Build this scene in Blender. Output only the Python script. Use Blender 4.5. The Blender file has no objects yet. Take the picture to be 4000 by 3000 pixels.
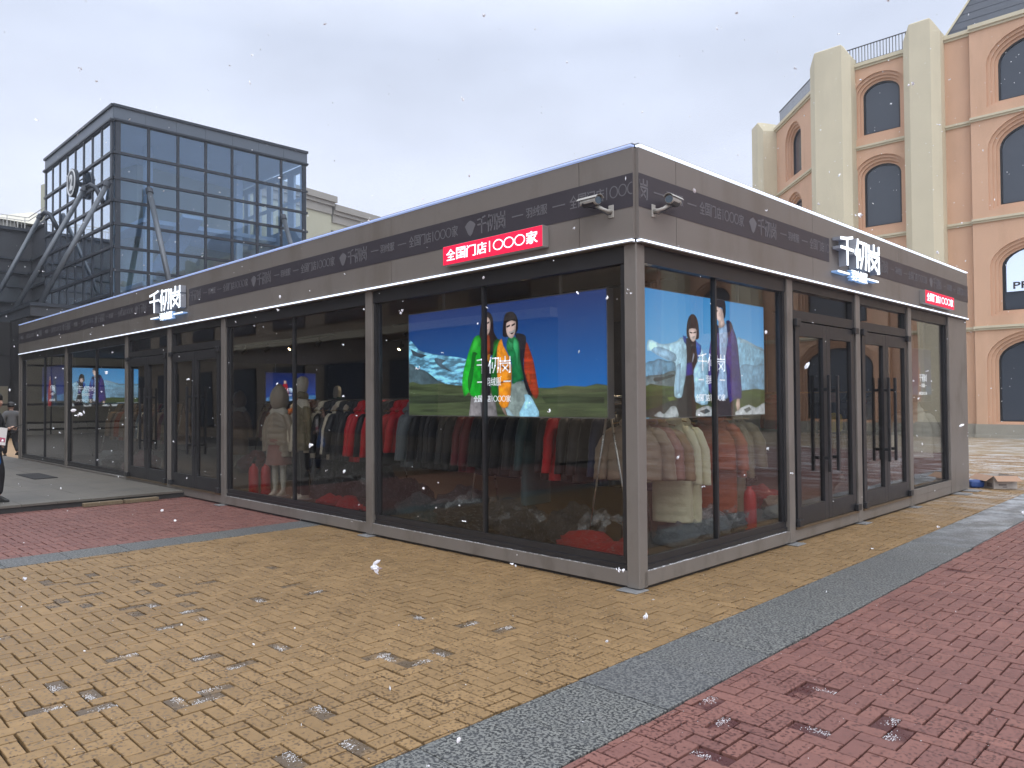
import bpy, bmesh, math, random
import numpy as np
from mathutils import Vector, Matrix, Euler
R=math.radians
rnd=random.Random(7)
S=bpy.context.scene
COL=S.collection
# ---------------------------------------------------------------- camera
CAM=Vector((4.0105,-5.5866,1.7012))
def make_camera():
    yaw,pit,rol=R(134.971),R(1.178),R(-.431)
    f=Vector((math.cos(yaw)*math.cos(pit),math.sin(yaw)*math.cos(pit),math.sin(pit)))
    r=Vector((math.sin(yaw),-math.cos(yaw),0)); u=r.cross(f)
    r2=r*math.cos(rol)+u*math.sin(rol); u2=-r*math.sin(rol)+u*math.cos(rol)
    cd=bpy.data.cameras.new('camera'); cd.sensor_width=36; cd.lens=36*2992.42/4000
    cd.clip_start=.05; cd.clip_end=2000
    co=bpy.data.objects.new('camera',cd); COL.objects.link(co)
    M=Matrix((( r2.x,u2.x,-f.x,CAM.x),(r2.y,u2.y,-f.y,CAM.y),(r2.z,u2.z,-f.z,CAM.z),(0,0,0,1)))
    co.matrix_world=M; S.camera=co
    return f
FWD=make_camera()
# ---------------------------------------------------------------- overcast sky, veiled sun, exposure
SUN_EL=R(42)
W=bpy.data.worlds.new('World'); S.world=W; W.use_nodes=True
def make_world():
    nt=W.node_tree; N=nt.nodes; L=nt.links; N.clear()
    out=N.new('ShaderNodeOutputWorld'); bg1=N.new('ShaderNodeBackground'); bg2=N.new('ShaderNodeBackground'); add=N.new('ShaderNodeAddShader')
    sky=N.new('ShaderNodeTexSky'); sky.sky_type='NISHITA'; sky.sun_disc=False; sky.sun_elevation=SUN_EL; sky.sun_rotation=R(122)
    bg1.inputs[1].default_value=.012
    L.new(sky.outputs[0],bg1.inputs[0])
    tc=N.new('ShaderNodeTexCoord'); sep=N.new('ShaderNodeSeparateXYZ'); L.new(tc.outputs['Generated'],sep.inputs[0])
    rmp=N.new('ShaderNodeValToRGB'); e=rmp.color_ramp.elements
    e[0].position=0; e[0].color=(.80,.85,.98,1); e[1].position=1; e[1].color=(2.1,2.2,2.4,1)
    for p,c in ((.12,(.83,.87,.99,1)),(.42,(.68,.745,.90,1)),(.68,(1.45,1.52,1.7,1))):
        q=rmp.color_ramp.elements.new(p); q.color=c
    L.new(sep.outputs[2],rmp.inputs[0])
    nz=N.new('ShaderNodeTexNoise'); nz.inputs['Scale'].default_value=2.2; nz.inputs['Detail'].default_value=5; nz.inputs['Roughness'].default_value=.5
    mp=N.new('ShaderNodeMapping'); mp.inputs['Scale'].default_value=(1,1,2.2); L.new(tc.outputs['Generated'],mp.inputs[0]); L.new(mp.outputs[0],nz.inputs[0])
    mr=N.new('ShaderNodeMapRange'); mr.inputs[1].default_value=.3; mr.inputs[2].default_value=.7; mr.inputs[3].default_value=.86; mr.inputs[4].default_value=1.13
    L.new(nz.outputs[0],mr.inputs[0])
    mul=N.new('ShaderNodeVectorMath'); mul.operation='SCALE'; L.new(rmp.outputs[0],mul.inputs[0]); L.new(mr.outputs[0],mul.inputs['Scale'])
    L.new(mul.outputs[0],bg2.inputs[0]); bg2.inputs[1].default_value=1.06
    L.new(bg1.outputs[0],add.inputs[0]); L.new(bg2.outputs[0],add.inputs[1]); L.new(add.outputs[0],out.inputs[0])
make_world()
sd=bpy.data.lights.new('sun','SUN'); sd.energy=1.3; sd.angle=R(50); sd.color=(1,.965,.91)
so=bpy.data.objects.new('sun',sd); COL.objects.link(so)
sv=Vector((math.cos(SUN_EL)*math.cos(R(-32)),math.cos(SUN_EL)*math.sin(R(-32)),math.sin(SUN_EL)))
so.rotation_euler=(-sv).to_track_quat('-Z','Y').to_euler(); so.location=(20,-10,40)
vs=S.view_settings; S.display_settings.display_device='sRGB'; vs.view_transform='Standard'; vs.look='None'; vs.exposure=0; vs.gamma=1
try: vs.use_curve_mapping=False
except Exception: pass
S.cycles.transparent_max_bounces=24; S.cycles.max_bounces=8; S.cycles.use_denoising=True
S.cycles.sample_clamp_indirect=6
# ---------------------------------------------------------------- helpers
def tag(o,label=None,cat=None,group=None,kind=None):
    if label: o['label']=label
    if cat: o['category']=cat
    if group: o['group']=group
    if kind: o['kind']=kind
    return o
def empty(name,loc=(0,0,0),rz=0,label=None,cat=None,group=None,kind=None,parent=None):
    o=bpy.data.objects.new(name,None); COL.objects.link(o); o.location=loc; o.rotation_euler=(0,0,rz); o.empty_display_size=.2
    if parent: o.parent=parent
    return tag(o,label,cat,group,kind)
def link(name,me,parent=None,loc=None,rot=None):
    o=bpy.data.objects.new(name,me); COL.objects.link(o)
    if parent is not None: o.parent=parent
    if loc is not None: o.location=loc
    if rot is not None: o.rotation_euler=rot
    return o
def kids(o): return [c for c in COL.objects if c.parent==o]
def dup(root,loc,rz=None,label=None,color=None):
    def cp(o,par):
        c=o.copy(); COL.objects.link(c)
        if par is not None: c.parent=par
        if color is not None: c.color=color
        for ch in o.children: cp(ch,c)
        return c
    r=cp(root,None); r.location=loc
    if rz is not None: r.rotation_euler[2]=rz
    if label: r['label']=label
    return r
class MB:
    def __init__(s,M=None): s.v=[];s.f=[];s.M=M;s.at=[];s.a=0.
    def add(s,vs,fs):
        n=len(s.v)
        if s.M is not None: vs=[s.M@Vector(v) for v in vs]
        s.v+=[tuple(v) for v in vs]; s.f+=[tuple(i+n for i in f) for f in fs]; s.at+=[s.a]*len(fs); return s
    def box(s,x0,x1,y0,y1,z0,z1):
        if x0>x1:x0,x1=x1,x0
        if y0>y1:y0,y1=y1,y0
        if z0>z1:z0,z1=z1,z0
        return s.add([(x0,y0,z0),(x1,y0,z0),(x1,y1,z0),(x0,y1,z0),(x0,y0,z1),(x1,y0,z1),(x1,y1,z1),(x0,y1,z1)],
          [(0,3,2,1),(4,5,6,7),(0,1,5,4),(1,2,6,5),(2,3,7,6),(3,0,4,7)])
    def bar(s,p,q,w,h=None,up=(0,0,1)):
        p=Vector(p);q=Vector(q);h=h or w;d=(q-p).normalized();u=Vector(up)
        if abs(d.dot(u))>.98:u=Vector((1,0,0))
        r=d.cross(u).normalized();u=r.cross(d)
        a=[(r*i*w/2+u*j*h/2) for i,j in ((-1,-1),(1,-1),(1,1),(-1,1))]
        return s.add([p+k for k in a]+[q+k for k in a],[(0,1,2,3),(7,6,5,4),(0,4,5,1),(1,5,6,2),(2,6,7,3),(3,7,4,0)])
    def prism(s,poly,d,cap=True):
        n=len(poly);d=Vector(d);a=[Vector(p) for p in poly]
        fs=[(i,(i+1)%n,n+(i+1)%n,n+i) for i in range(n)]
        if cap: fs+=[tuple(range(n-1,-1,-1)),tuple(range(n,2*n))]
        return s.add(a+[p+d for p in a],fs)
    def tube(s,pts,r,n=8,cap=True):
        pts=[Vector(p) for p in pts];m=len(pts);rs=r if isinstance(r,(list,tuple)) else [r]*m
        vs=[];pu=None
        for i,p in enumerate(pts):
            d=(pts[min(i+1,m-1)]-pts[max(i-1,0)]).normalized()
            u=pu if pu is not None else (Vector((0,0,1)) if abs(d.z)<.95 else Vector((1,0,0)))
            x=d.cross(u).normalized();u=x.cross(d);pu=u
            for k in range(n):
                t=2*math.pi*k/n;vs.append(p+(x*math.cos(t)+u*math.sin(t))*rs[i])
        fs=[(i*n+k,i*n+(k+1)%n,(i+1)*n+(k+1)%n,(i+1)*n+k) for i in range(m-1) for k in range(n)]
        if cap: fs+=[tuple(range(n-1,-1,-1)),tuple(range((m-1)*n,m*n))]
        return s.add(vs,fs)
    def loft(s,rings,cap=True):
        n=len(rings[0]);m=len(rings);vs=[v for r in rings for v in r]
        fs=[(i*n+k,i*n+(k+1)%n,(i+1)*n+(k+1)%n,(i+1)*n+k) for i in range(m-1) for k in range(n)]
        if cap: fs+=[tuple(range(n-1,-1,-1)),tuple(range((m-1)*n,m*n))]
        return s.add(vs,fs)
    def mesh(s,name,mat=None,smooth=False,bev=0,fix=True):
        me=bpy.data.meshes.new(name); me.from_pydata(s.v,[],s.f)
        if any(s.at):
            a=me.attributes.new('tone','FLOAT','FACE'); a.data.foreach_set('value',s.at)
        if fix or bev:
            b=bmesh.new(); b.from_mesh(me)
            if fix: bmesh.ops.recalc_face_normals(b,faces=b.faces)
            if bev: bmesh.ops.bevel(b,geom=[e for e in b.edges if len(e.link_faces)==2 and e.calc_face_angle(0)>.5],offset=bev,segments=1,affect='EDGES',profile=.7)
            b.to_mesh(me); b.free()
        if smooth: me.shade_smooth()
        if mat: me.materials.append(mat)
        return me
    def build(s,name,mat,parent=None,loc=None,rot=None,**k):
        return link(name,s.mesh(name,mat,**k),parent,loc,rot)
# ---------------------------------------------------------------- materials
def newmat(name):
    m=bpy.data.materials.new(name); m.use_nodes=True; nt=m.node_tree; b=nt.nodes['Principled BSDF']; return m,nt,b
def setc(b,c,r=.5,met=0,spec=.5):
    b.inputs['Base Color'].default_value=(*c,1); b.inputs['Roughness'].default_value=r; b.inputs['Metallic'].default_value=met
    b.inputs['Specular IOR Level'].default_value=spec
def noise(nt,scale,detail=4,rough=.55,coord='Object',stretch=None):
    N=nt.nodes;L=nt.links
    n=N.new('ShaderNodeTexNoise'); n.inputs['Scale'].default_value=scale; n.inputs['Detail'].default_value=detail; n.inputs['Roughness'].default_value=rough
    if coord=='World': g=N.new('ShaderNodeNewGeometry'); src=g.outputs['Position']
    else: g=N.new('ShaderNodeTexCoord'); src=g.outputs['Object']
    if stretch:
        m=N.new('ShaderNodeMapping'); m.inputs['Scale'].default_value=stretch; L.new(src,m.inputs[0]); src=m.outputs[0]
    L.new(src,n.inputs['Vector']); return n.outputs[0]
def mrange(nt,src,a,b,c=0,d=1):
    m=nt.nodes.new('ShaderNodeMapRange'); nt.links.new(src,m.inputs[0])
    for i,v in enumerate((a,b,c,d)): m.inputs[i+1].default_value=v
    return m.outputs[0]
def mixc(nt,fac,a,b,mode='MIX'):
    m=nt.nodes.new('ShaderNodeMix'); m.data_type='RGBA'; m.blend_type=mode
    for k,v in ((0,fac),(6,a),(7,b)):
        if hasattr(v,'links'): nt.links.new(v,m.inputs[k])
        elif isinstance(v,(int,float)): m.inputs[k].default_value=v
        else: m.inputs[k].default_value=(*v,1)
    return m.outputs[2]
def mat(name,c,r=.5,met=0,spec=.5,var=.12,scale=3,bump=0,bscale=40,coord='World',stretch=None,dirt=None):
    m,nt,b=newmat(name); setc(b,c,r,met,spec)
    if var:
        n=noise(nt,scale,5,.6,coord,stretch)
        f=mrange(nt,n,.25,.75)
        col=mixc(nt,f,tuple(x*(1-var) for x in c),tuple(min(1,x*(1+var)) for x in c))
        if dirt:
            d=noise(nt,dirt[1],6,.65,coord,dirt[2] if len(dirt)>2 else None); g=mrange(nt,d,.5,.68,0,dirt[3] if len(dirt)>3 else .6)
            col=mixc(nt,g,col,dirt[0])
        nt.links.new(col,b.inputs['Base Color'])
        nt.links.new(mrange(nt,n,.2,.8,max(0,r-.07),min(1,r+.07)),b.inputs['Roughness'])
    if bump:
        n=noise(nt,bscale,4,.6,coord); bp=nt.nodes.new('ShaderNodeBump'); bp.inputs['Strength'].default_value=bump; bp.inputs['Distance'].default_value=.01
        nt.links.new(n,bp.inputs['Height']); nt.links.new(bp.outputs[0],b.inputs['Normal'])
    return m
def emat(name,c,s,base=None):
    m,nt,b=newmat(name); setc(b,base or c,.4); b.inputs['Emission Color'].default_value=(*c,1); b.inputs['Emission Strength'].default_value=s; return m
def glass(name,tint,f0=.05,refl=(1,1,1),gain=1.0):
    m=bpy.data.materials.new(name); m.use_nodes=True; nt=m.node_tree; N=nt.nodes; L=nt.links; N.clear()
    out=N.new('ShaderNodeOutputMaterial'); t=N.new('ShaderNodeBsdfTransparent'); t.inputs[0].default_value=(*tint,1)
    g=N.new('ShaderNodeBsdfGlossy'); g.inputs[0].default_value=(*refl,1); g.inputs[1].default_value=.0
    lw=N.new('ShaderNodeLayerWeight'); lw.inputs[0].default_value=.5
    p=N.new('ShaderNodeMath'); p.operation='POWER'; p.inputs[1].default_value=4.2; L.new(lw.outputs['Facing'],p.inputs[0])
    q=N.new('ShaderNodeMath'); q.operation='MULTIPLY_ADD'; q.inputs[1].default_value=gain; q.inputs[2].default_value=f0; L.new(p.outputs[0],q.inputs[0]); q.use_clamp=True
    # float-glass waviness
    n=noise(nt,.9,1,.4,'World'); bp=N.new('ShaderNodeBump'); bp.inputs['Strength'].default_value=.06; bp.inputs['Distance'].default_value=.03; L.new(n,bp.inputs['Height']); L.new(bp.outputs[0],g.inputs['Normal'])
    mx=N.new('ShaderNodeMixShader'); L.new(q.outputs[0],mx.inputs[0]); L.new(t.outputs[0],mx.inputs[1]); L.new(g.outputs[0],mx.inputs[2]); L.new(mx.outputs[0],out.inputs[0])
    return m
def objcol(name,r=.6,bump=.25,bscale=60,spec=.3,sheen=.2,crinkle=0):
    m,nt,b=newmat(name); setc(b,(.5,.5,.5),r,0,spec)
    oi=nt.nodes.new('ShaderNodeObjectInfo'); n=noise(nt,14,5,.6,'Object')
    col=mixc(nt,mrange(nt,n,.3,.7,0,.35),oi.outputs['Color'],(.02,.02,.02),'MULTIPLY') if 0 else mixc(nt,mrange(nt,n,.3,.75,0,.3),oi.outputs['Color'],(.5,.5,.5),'MULTIPLY')
    nt.links.new(col,b.inputs['Base Color'])
    b.inputs['Sheen Weight'].default_value=sheen
    n2=noise(nt,bscale,4,.6,'Object'); bp=nt.nodes.new('ShaderNodeBump'); bp.inputs['Strength'].default_value=bump; bp.inputs['Distance'].default_value=.02
    nt.links.new(n2,bp.inputs['Height']); nt.links.new(bp.outputs[0],b.inputs['Normal'])
    return m
# ---------------------------------------------------------------- lettering
def textmesh(txt,size,mat_,ext=.002,bold=0.,name='lettering',align='LEFT'):
    cu=bpy.data.curves.new(name,'FONT'); cu.body=txt; cu.size=size; cu.extrude=ext; cu.offset=bold; cu.align_x=align; cu.resolution_u=3
    o=bpy.data.objects.new(name,cu); COL.objects.link(o); dg=bpy.context.evaluated_depsgraph_get()
    me=bpy.data.meshes.new_from_object(o.evaluated_get(dg)); bpy.data.objects.remove(o); bpy.data.curves.remove(cu)
    me.name=name; me.materials.clear(); me.materials.append(mat_)
    return me
def fit(me,x0,x1,z0,z1):
    """scale a text mesh (drawn in x,y) so that it fills a box in its own plane"""
    n=len(me.vertices); a=np.empty(n*3,np.float32); me.vertices.foreach_get('co',a); a=a.reshape(-1,3)
    lo=a.min(0);hi=a.max(0)
    a[:,0]=x0+(a[:,0]-lo[0])/max(1e-6,hi[0]-lo[0])*(x1-x0); a[:,1]=z0+(a[:,1]-lo[1])/max(1e-6,hi[1]-lo[1])*(z1-z0)
    me.vertices.foreach_set('co',a.ravel()); me.update(); return me
def joinmesh(name,ms,mat_):
    b=bmesh.new()
    for m in ms: b.from_mesh(m)
    me=bpy.data.meshes.new(name); b.to_mesh(me); b.free(); me.materials.append(mat_)
    for m in ms: bpy.data.meshes.remove(m)
    return me
# brand strokes: unit cells, u to the right, v up
QIAN=[[(0,.86),(.45,.9),(.92,1.0)],[(.5,.9),(.5,0)],[(0,.55),(1,.55)]]
REN=[[(.24,1),(.2,.78),(.02,.46)],[(.17,.72),(.17,0)],[(.4,.93),(.98,.93),(.96,.3),(.9,.02)],[(.72,.93),(.66,.45),(.46,.02)],[(.4,.66),(.38,.3)]]
GANG=[[(.04,.93),(.04,.72),(.96,.72)],[(.5,1.0),(.5,.72)],[(.96,.98),(.96,.72)],[(.04,0),(.04,.58),(.96,.58),(.96,.02),(.86,0)],[(.26,.46),(.76,.1)],[(.76,.46),(.26,.1)]]
def strokes(mb,paths,x,z,w,h,t,d0,d1):
    """bars in the xz plane between depths d0,d1 (y)"""
    for P in paths:
        pts=[Vector((x+u*w,0,z+v*h)) for u,v in P]
        for a,b in zip(pts[:-1],pts[1:]):
            d=(b-a).normalized(); a=a-d*t*.35; b=b+d*t*.35; n=Vector((-d.z,0,d.x))*t/2
            mb.prism([a+n+Vector((0,d0,0)),a-n+Vector((0,d0,0)),b-n+Vector((0,d0,0)),b+n+Vector((0,d0,0))],(0,d1-d0,0))
def brandword(mb,x,z,w,h,t,d0,d1,cells=(QIAN,REN,GANG),gap=.12):
    c=(w-gap*h*(len(cells)-1))/len(cells)
    for i,g in enumerate(cells): strokes(mb,g,x+i*(c+gap*h),z,c,h,t,d0,d1)
def ringsO(mb,x,z,w,h,t,d0,d1,n=20):
    for k in range(n):
        p=[]
        for kk in (k,k+1):
            a=2*math.pi*kk/n
            for s_ in (0,t): p.append((x+w/2+math.cos(a)*(w/2-s_),d0,z+h/2+math.sin(a)*(h/2-s_)))
        mb.prism([p[0],p[1],p[3],p[2]],(0,d1-d0,0))
def slogan(mb_,x,z,w,h,t,d0,d1,M,mat_):
    """全国门店1000家 in the xz plane: four characters, a bar, three rings, a character"""
    u=w/8.3; ms=[]
    for i,ch in enumerate('全国门店'):
        ms.append((ch,x+u*i,x+u*(i+.9)))
    ms.append(('家',x+u*7.35,x+u*8.3))
    out=[]
    for ch,a,b in ms:
        me=fit(textmesh(ch,1,mat_,abs(d1-d0)/2,bold=t*.12/h if t else 0),a,b,z,z+h); me.transform(Matrix.Translation((0,(d0+d1)/2,0))@Matrix.Rotation(R(90),4,'X')); out.append(me)
    mb=MB(); mb.box(x+u*4.15,x+u*4.15+t,d0,d1,z+.05*h,z+.95*h)
    for i in range(3): ringsO(mb,x+u*(4.5+.93*i),z+.05*h,u*.9,h*.9,t,d0,d1)
    out.append(mb.mesh('o',mat_)); return out
# ================================================================ GROUND
def band_x1(y): return .955-.011*y
def band_x2(y): return 1.60-.011*y
def speckle(nt,col,dark,amount=.415,scale=48):
    """melted-snow droplets: small wet blots"""
    n=noise(nt,scale,2,.5,'World',(1,1,1)); n2=noise(nt,2.2,3,.6,'World')
    thr=nt.nodes.new('ShaderNodeMath'); thr.operation='MULTIPLY_ADD'; thr.inputs[1].default_value=.30; thr.inputs[2].default_value=amount
    nt.links.new(n2,thr.inputs[0])
    sub=nt.nodes.new('ShaderNodeMath'); sub.operation='SUBTRACT'; nt.links.new(n,sub.inputs[0]); nt.links.new(thr.outputs[0],sub.inputs[1])
    f=mrange(nt,sub.outputs[0],0,.035); return mixc(nt,f,col,dark),f
def pavmat(name,c,c2,dark,wet,snowy=True):
    m,nt,b=newmat(name); setc(b,c,.6,0,.35)
    at=nt.nodes.new('ShaderNodeAttribute'); at.attribute_name='tone'
    f=mrange(nt,at.outputs['Fac'],0,1); col=mixc(nt,f,c,c2)
    n=noise(nt,9,5,.65,'World'); col=mixc(nt,mrange(nt,n,.35,.7,0,.45),col,tuple(x*.62 for x in c))
    g=noise(nt,220,3,.7,'World'); col=mixc(nt,mrange(nt,g,.35,.7,0,.25),col,tuple(min(1,x*1.35) for x in c))
    big=noise(nt,.55,3,.6,'World'); col=mixc(nt,mrange(nt,big,.42,.68,0,.35),col,tuple(x*.68 for x in c))
    col,sf=speckle(nt,col,dark)
    wf=mrange(nt,at.outputs['Fac'],1.5,2.0); wn=noise(nt,6,4,.6,'World'); 
    mu=nt.nodes.new('ShaderNodeMath'); mu.operation='MULTIPLY'; nt.links.new(wf,mu.inputs[0]); nt.links.new(mrange(nt,wn,.36,.5,.35,1),mu.inputs[1])
    col=mixc(nt,mu.outputs[0],col,wet)
    if snowy:
        # slush lies where nobody walks, beyond the shop
        pos=nt.nodes.new('ShaderNodeNewGeometry'); sp=nt.nodes.new('ShaderNodeSeparateXYZ'); nt.links.new(pos.outputs['Position'],sp.inputs[0])
        reg=mrange(nt,sp.outputs[1],5.5,12.5); sn=noise(nt,1.3,6,.75,'World',(.6,2.0,1))
        a=nt.nodes.new('ShaderNodeMath'); a.operation='MULTIPLY'; nt.links.new(reg,a.inputs[0]); nt.links.new(mrange(nt,sn,.47,.62),a.inputs[1])
        b2=nt.nodes.new('ShaderNodeMath'); b2.operation='MULTIPLY'; b2.inputs[1].default_value=.75; nt.links.new(a.outputs[0],b2.inputs[0])
        col=mixc(nt,b2.outputs[0],col,(.62,.66,.7))
    nt.links.new(col,b.inputs['Base Color'])
    rr=nt.nodes.new('ShaderNodeMath'); rr.operation='MULTIPLY_ADD'; rr.inputs[1].default_value=-.3; rr.inputs[2].default_value=.62; nt.links.new(sf,rr.inputs[0])
    r2=nt.nodes.new('ShaderNodeMath'); r2.operation='MULTIPLY_ADD'; r2.inputs[1].default_value=-.2; nt.links.new(mu.outputs[0],r2.inputs[0]); nt.links.new(rr.outputs[0],r2.inputs[2]); r2.use_clamp=True
    nt.links.new(r2.outputs[0],b.inputs['Roughness'])
    bn=noise(nt,160,4,.7,'World'); bp=nt.nodes.new('ShaderNodeBump'); bp.inputs['Strength'].default_value=.35; bp.inputs['Distance'].default_value=.003
    nt.links.new(bn,bp.inputs['Height']); nt.links.new(bp.outputs[0],b.inputs['Normal'])
    return m
M_Y=pavmat('yellow_clay_paver',(.250,.160,.074),(.325,.210,.099),(.125,.080,.042),(.115,.084,.055))
M_R=pavmat('red_clay_paver',(.195,.090,.077),(.262,.122,.097),(.095,.040,.035),(.075,.026,.025))
M_JY=mat('joint_sand',(.022,.014,.008),.95,var=.3,scale=8)
M_JR=mat('joint_grit',(.018,.007,.006),.95,var=.3,scale=8)
M_GR,nt,b=newmat('flamed_granite'); setc(b,(.2,.21,.22),.5,0,.4)
n=noise(nt,60,2,.6,'World'); n2=noise(nt,9,5,.7,'World'); c=mixc(nt,mrange(nt,n,.44,.56),(.022,.024,.026),(.215,.22,.205)); c=mixc(nt,mrange(nt,n2,.4,.7,0,.45),c,(.11,.115,.12))
at=nt.nodes.new('ShaderNodeAttribute'); at.attribute_name='tone'; c=mixc(nt,mrange(nt,at.outputs['Fac'],0,1,0,.35),c,(.1,.105,.115))
pos=nt.nodes.new('ShaderNodeNewGeometry'); sp=nt.nodes.new('ShaderNodeSeparateXYZ'); nt.links.new(pos.outputs['Position'],sp.inputs[0])
a_=nt.nodes.new('ShaderNodeMath'); a_.operation='MULTIPLY'; nt.links.new(mrange(nt,sp.outputs[1],3.,9,0,.85),a_.inputs[0]); nt.links.new(mrange(nt,noise(nt,2.2,6,.75,'World'),.45,.65,.15,1),a_.inputs[1])
c=mixc(nt,a_.outputs[0],c,(.55,.59,.64)); nt.links.new(c,b.inputs['Base Color'])
bp=nt.nodes.new('ShaderNodeBump'); bp.inputs['Strength'].default_value=.5; bp.inputs['Distance'].default_value=.003; nt.links.new(n,bp.inputs['Height']); nt.links.new(bp.outputs[0],b.inputs['Normal'])
M_PLAZA=pavmat('far_plaza_paving',(.30,.225,.13),(.33,.24,.14),(.2,.15,.09),(.1,.08,.06))
M_ASPH=mat('wet_plaza_ground',(.16,.145,.13),.7,var=.2,scale=.5)

g=MB().add([(-160,-120,-.07),(160,-120,-.07),(160,160,-.07),(-160,160,-.07)],[(0,1,2,3)]).build('ground',M_ASPH); tag(g,kind='structure')
yp=empty('yellow_pavement',kind='structure'); rp=empty('red_pavement',kind='structure'); rp2=empty('red_pavement',kind='structure'); gb=empty('granite_band',kind='structure'); gb2=empty('granite_band',kind='structure')
MB().add([(-5.6,-14,-.028),(1.2,-14,-.028),(1.2,10.4,-.028),(-5.6,10.4,-.028)],[(0,1,2,3)]).build('joint_bed',M_JY,yp)
MB().add([(-30,10.4,-.028),(1.2,10.4,-.028),(1.2,20,-.028),(-30,20,-.028)],[(0,1,2,3)]).build('joint_bed',M_JY,yp)
MB().add([(-60,20,-.004),(60,20,-.004),(60,30.7,-.004),(-60,30.7,-.004)],[(0,1,2,3)]).build('far_paving',M_PLAZA,yp)
MB().add([(-30,10.2,-.012),(-6.5,10.2,-.012),(-6.5,20,-.012),(-30,20,-.012)],[(0,1,2,3)]).build('far_paving',M_PLAZA,yp)
MB().add([(1.4,-14,-.03),(9.5,-14,-.03),(9.5,20,-.03),(1.4,20,-.03)],[(0,1,2,3)]).build('joint_bed',M_JR,rp)
MB().add([(9.5,-30,-.006),(60,-30,-.006),(60,20,-.006),(9.5,20,-.006)],[(0,1,2,3)]).build('far_paving',M_R,rp)
MB().add([(-10.1,-9,-.03),(-5.6,-9,-.03),(-5.6,.4,-.03),(-10.1,.4,-.03)],[(0,1,2,3)]).build('joint_bed',M_JR,rp2)

WETY=[]  # sunken, wet pavers seen in the photograph (world positions)
WETY=[(-3.05,-3.89),(-3.34,-3.71),(-3.40,-3.60),(-3.51,-3.42),(-3.05,-3.50),(-2.81,-3.28),(-2.53,-3.30),(-2.25,-3.07),(-2.10,-3.00),(-2.00,-3.35),(-1.44,-3.87),(-1.30,-4.25),(-1.00,-4.12),(-0.92,-4.36),(-0.69,-4.18),(-1.05,-3.46),(-0.78,-3.33),(-1.13,-2.93),(-0.99,-2.90),(-0.35,-3.71),(-0.45,-3.63),(-0.48,-3.84),(-0.27,-2.62),(0.84,-3.46),(0.73,-3.74),(0.21,-3.31),(-2.91,-2.86),(-3.15,-3.00),(-3.20,-2.47),(-3.41,-2.80),(-3.74,-2.48),(-3.24,-1.73),(-2.50,-2.04),(-2.05,-2.05),(-2.34,-2.57),(-2.29,-2.40),(-4.16,-3.51),(-3.99,-3.35),(-4.32,-3.57),(-2.58,-4.20),(-4.76,-3.79),(-2.75,-3.18),(-2.47,-2.92),(-3.80,-2.98),(-4.26,-3.12),(-4.51,-2.81),(-0.35,-2.59),(-0.09,-2.51),(0.05,-2.50),(-0.04,-2.26),(-0.03,-2.12),(-0.06,-1.63),(0.82,-3.42),(-0.08,-1.54),(-0.41,-1.64),(-0.81,-1.85),(2.01,-2.29),(1.74,-1.82),(1.97,-1.95),(2.07,-1.34),(2.05,-1.07),(2.19,-1.71),(2.64,-1.41),(1.76,2.79),(2.03,-1.86),(1.97,-1.07),(2.54,-1.38)]

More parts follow.
